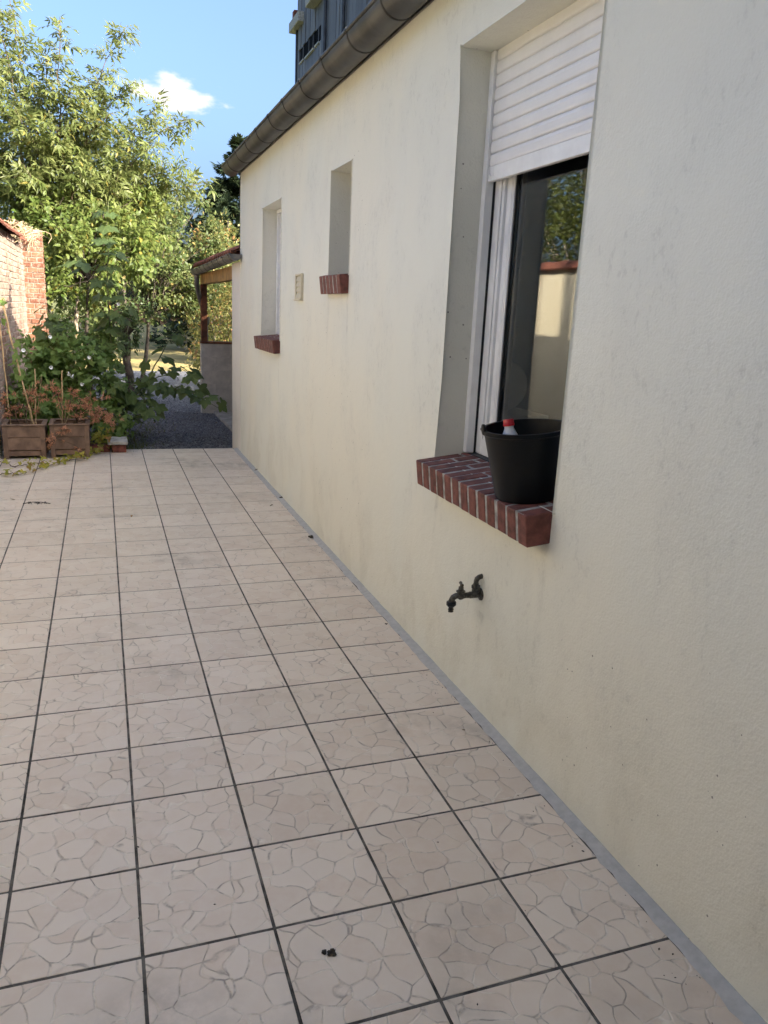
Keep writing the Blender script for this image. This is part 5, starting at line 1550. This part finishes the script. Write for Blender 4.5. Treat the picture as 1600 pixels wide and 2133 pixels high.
# ---- vine trailing over the tiles in front of the planters
random.seed(31)
def trailing_vine():
    t = empty('trailing_vine', (-0.35, 6.6, 0), 'yellowing vine trailing on the tiles before the planters', 'climbing plant')
    items = []; wood = MB()
    g0 = lambda x, y: on_ground(x, y)
    paths = [[(235, 925), (205, 940), (175, 955), (140, 962), (95, 970), (62, 985)], [(0, 965), (30, 972), (60, 970), (100, 962)], [(0, 988), (30, 989), (62, 986)], [(215, 915), (195, 945), (160, 950), (110, 935)]]
    for pth in paths:
        pts = []
        for (x, y) in pth:
            d = pix_dir(x, y); p = CAM + d * ((0.012 - CAM.z) / d.z); pts.append(p)
        fine = [pts[i].lerp(pts[i + 1], j / 6) + Vector((random.gauss(0, .012), random.gauss(0, .02), abs(random.gauss(0, .008)))) for i in range(len(pts) - 1) for j in range(6)]
        wood.tube(fine, .0035, 5, False)
        for p in fine:
            for _ in range(4 if pth is paths[0] else (3 if pth is paths[3] else 1)):
                items.append(rmat(p + Vector((random.gauss(0, .03), random.gauss(0, .05), .01 + abs(random.gauss(0, .022)))), rv(1) * 1.0 + Vector((0, 0, -.1)), Vector((0, -.25, 1)) + rv(.35), .042 * random.uniform(.6, 1.25)))
    for _ in range(70):
        p = Vector((random.uniform(-.16, .04), random.uniform(6.93, 7.2), .02 + .24 * random.random() ** 1.5))
        items.append(rmat(p, rv(1) - Vector((0, 0, .4)), rv(.5) + Vector((0, -.5, .6)), .055 * random.uniform(.6, 1.2)))
    wood.build('stems', M['twig'], t); scatter(t, 'vine', items, 150)
def on_ground(x, y):
    d = pix_dir(x, y); return CAM + d * (-CAM.z / d.z)
trailing_vine()

# ---- weeping birch behind the garden wall (mirrored in the window)
bush('birch', 'birch tree with fine hanging leaves behind the garden wall, mirrored in the window', 'tree', 'birch',
     [((-4.0, 9.0, 3.4), (1.7, 2.2, 2.0), 16500), ((-3.6, 7.6, 4.6), (1.5, 1.8, 1.7), 9000), ((-4.8, 11.0, 4.8), (1.9, 2.2, 2.2), 9000), ((-3.2, 8.4, 2.4), (1.1, 2.2, 1.1), 6750), ((-6.0, 8.5, 4.0), (1.6, 2.5, 2.4), 9000), ((-5.6, 13.5, 4.2), (1.8, 2.2, 2.4), 6750)],
     (-4.2, 9.3, GZ), 0, .060, trunk_r=.13, bark='bark_pale', clumps=46, tight=.26, droop=1.1, shell=.35, stems=9)

# ---- litter lying on the terrace
random.seed(5)
def litter(px, py, label, cat, builder, name):
    p = on_ground(px, py); o = builder(p); tag(o, label, cat); return o
def clod(s, n=5):
    def f(p):
        mb = MB()
        for i in range(n):
            c = Vector(p) + Vector((random.gauss(0, s * .42), random.gauss(0, s * .42), s * .28))
            r = s * random.uniform(.4, .7)
            k0 = len(mb.v); mb.lathe(c, [(0, -r * .7), (r * .75, -r * .4), (r, 0), (r * .7, r * .45), (0, r * .65)], 8)
            for q in range(k0, len(mb.v)): mb.v[q] = tuple(Vector(mb.v[q]) + rv(r * .16))
        return mb.build('dirt_clod', M['debris'], None, smooth=True)
    return f
litter(690, 1985, 'small dark clod of dirt on a tile near the front', 'dirt clod', clod(.011, 7), 'dirt_clod')
litter(648, 1120, 'flat black crumb by the wall below the niche', 'dirt clod', clod(.022, 5), 'dirt_clod')
litter(586, 1038, 'round dark crumb at the foot of the wall further back', 'dirt clod', clod(.017, 4), 'dirt_clod')
litter(805, 1300, 'small crumb of dirt on the tile edge near the tap', 'dirt clod', clod(.006, 4), 'dirt_clod')
for i, (px, py, s, lab) in enumerate(((963, 1522, .022, 'tiny curled brown leaf on a tile beside the wall'), (275, 1075, .034, 'brown leaf fragment in the middle of the far tiles'), (33, 1043, .045, 'curled dry leaf at the left edge of the terrace'), (570, 1054, .04, 'thin dark leaf scrap on a far tile before the wall'), (530, 982, .05, 'dry leaf scrap at the far end by the wall'))):
    lf = LF['fallen'][i % 2]; p = on_ground(px, py) + Vector((0, 0, .004 + s * .1))
    o = inst('fallen_leaf', lf.me, None, frame_m(p, (random.gauss(0, 1), random.gauss(0, 1), 0), (0, 0, 1)) @ Matrix.Scale(s, 4)); tag(o, lab, 'leaf', 'fallen leaves on the terrace')
tw = MB()
a, b = on_ground(48, 1050), on_ground(105, 1050)
for k in range(9):
    p = a.lerp(b, random.random()); q = p + Vector((random.gauss(0, .025), random.gauss(0, .03), 0))
    tw.tube(arc(p + Vector((0, 0, .004)), q + Vector((0, 0, .004)), Vector((0, 0, .012)), 4), [.003, .0028, .0025, .002, .0015], 5)
tw.tube(arc(a + Vector((0, 0, .004)), b + Vector((0, 0, .004)), Vector((0, .03, .006)), 6), .003, 5)
tag(tw.build('twig', M['debris'], None), 'little dark twig lying on the far left tiles', 'twig')
random.seed(77)
for i, (px, py, s_, lab) in enumerate(((372, 905, .06, 'yellowing fallen leaf on the gravel just beyond the terrace edge'), (395, 868, .05, 'brown fallen leaf in the middle of the gravel path'), (448, 882, .05, 'curled fallen leaf beside the porch floor slab'), (325, 880, .055, 'fallen leaf among the weeds left of the gravel'), (300, 912, .05, 'fallen leaf on the gravel next to the stone slab'))):
    d = pix_dir(px, py); p = CAM + d * ((GZ + .014 - CAM.z) / d.z); lf = LF['fallen'][i % 2]
    o = inst('fallen_leaf', lf.me, None, frame_m(p, (random.gauss(0, 1), random.gauss(0, 1), 0), (0, 0, 1)) @ Matrix.Scale(s_, 4)); tag(o, lab, 'leaf', 'fallen leaves on the gravel')

# ---- grit and crumbs gathered along the wall and in the joints
random.seed(99)
mb = MB()
for i in range(240):
    if random.random() < .5: x, y = XW - .05 - abs(random.gauss(0, .05)), random.uniform(-.8, 7.0)
    elif random.random() < .6: x, y = random.randint(-2, 3) * T + random.gauss(0, .006), random.uniform(-.9, 7.0)
    else: x, y = random.uniform(-.95, 1.25), random.uniform(-.9, 7.0)
    r = random.uniform(.0010, .0030); c = Vector((x, y, .0006 + r * .4)); a = random.random() * 6.28
    u = Vector((math.cos(a), math.sin(a), 0)) * r * random.uniform(1, 2.2); v = Vector((-math.sin(a), math.cos(a), 0)) * r
    mb.add([c + u, c + v, c - u, c - v, c + Vector((0, 0, r * .8))], [(0, 1, 4), (1, 2, 4), (2, 3, 4), (3, 0, 4)])
tag(mb.build('grit', M['debris'], None), 'fine dark grit and crumbs scattered over the terrace tiles', kind='stuff')
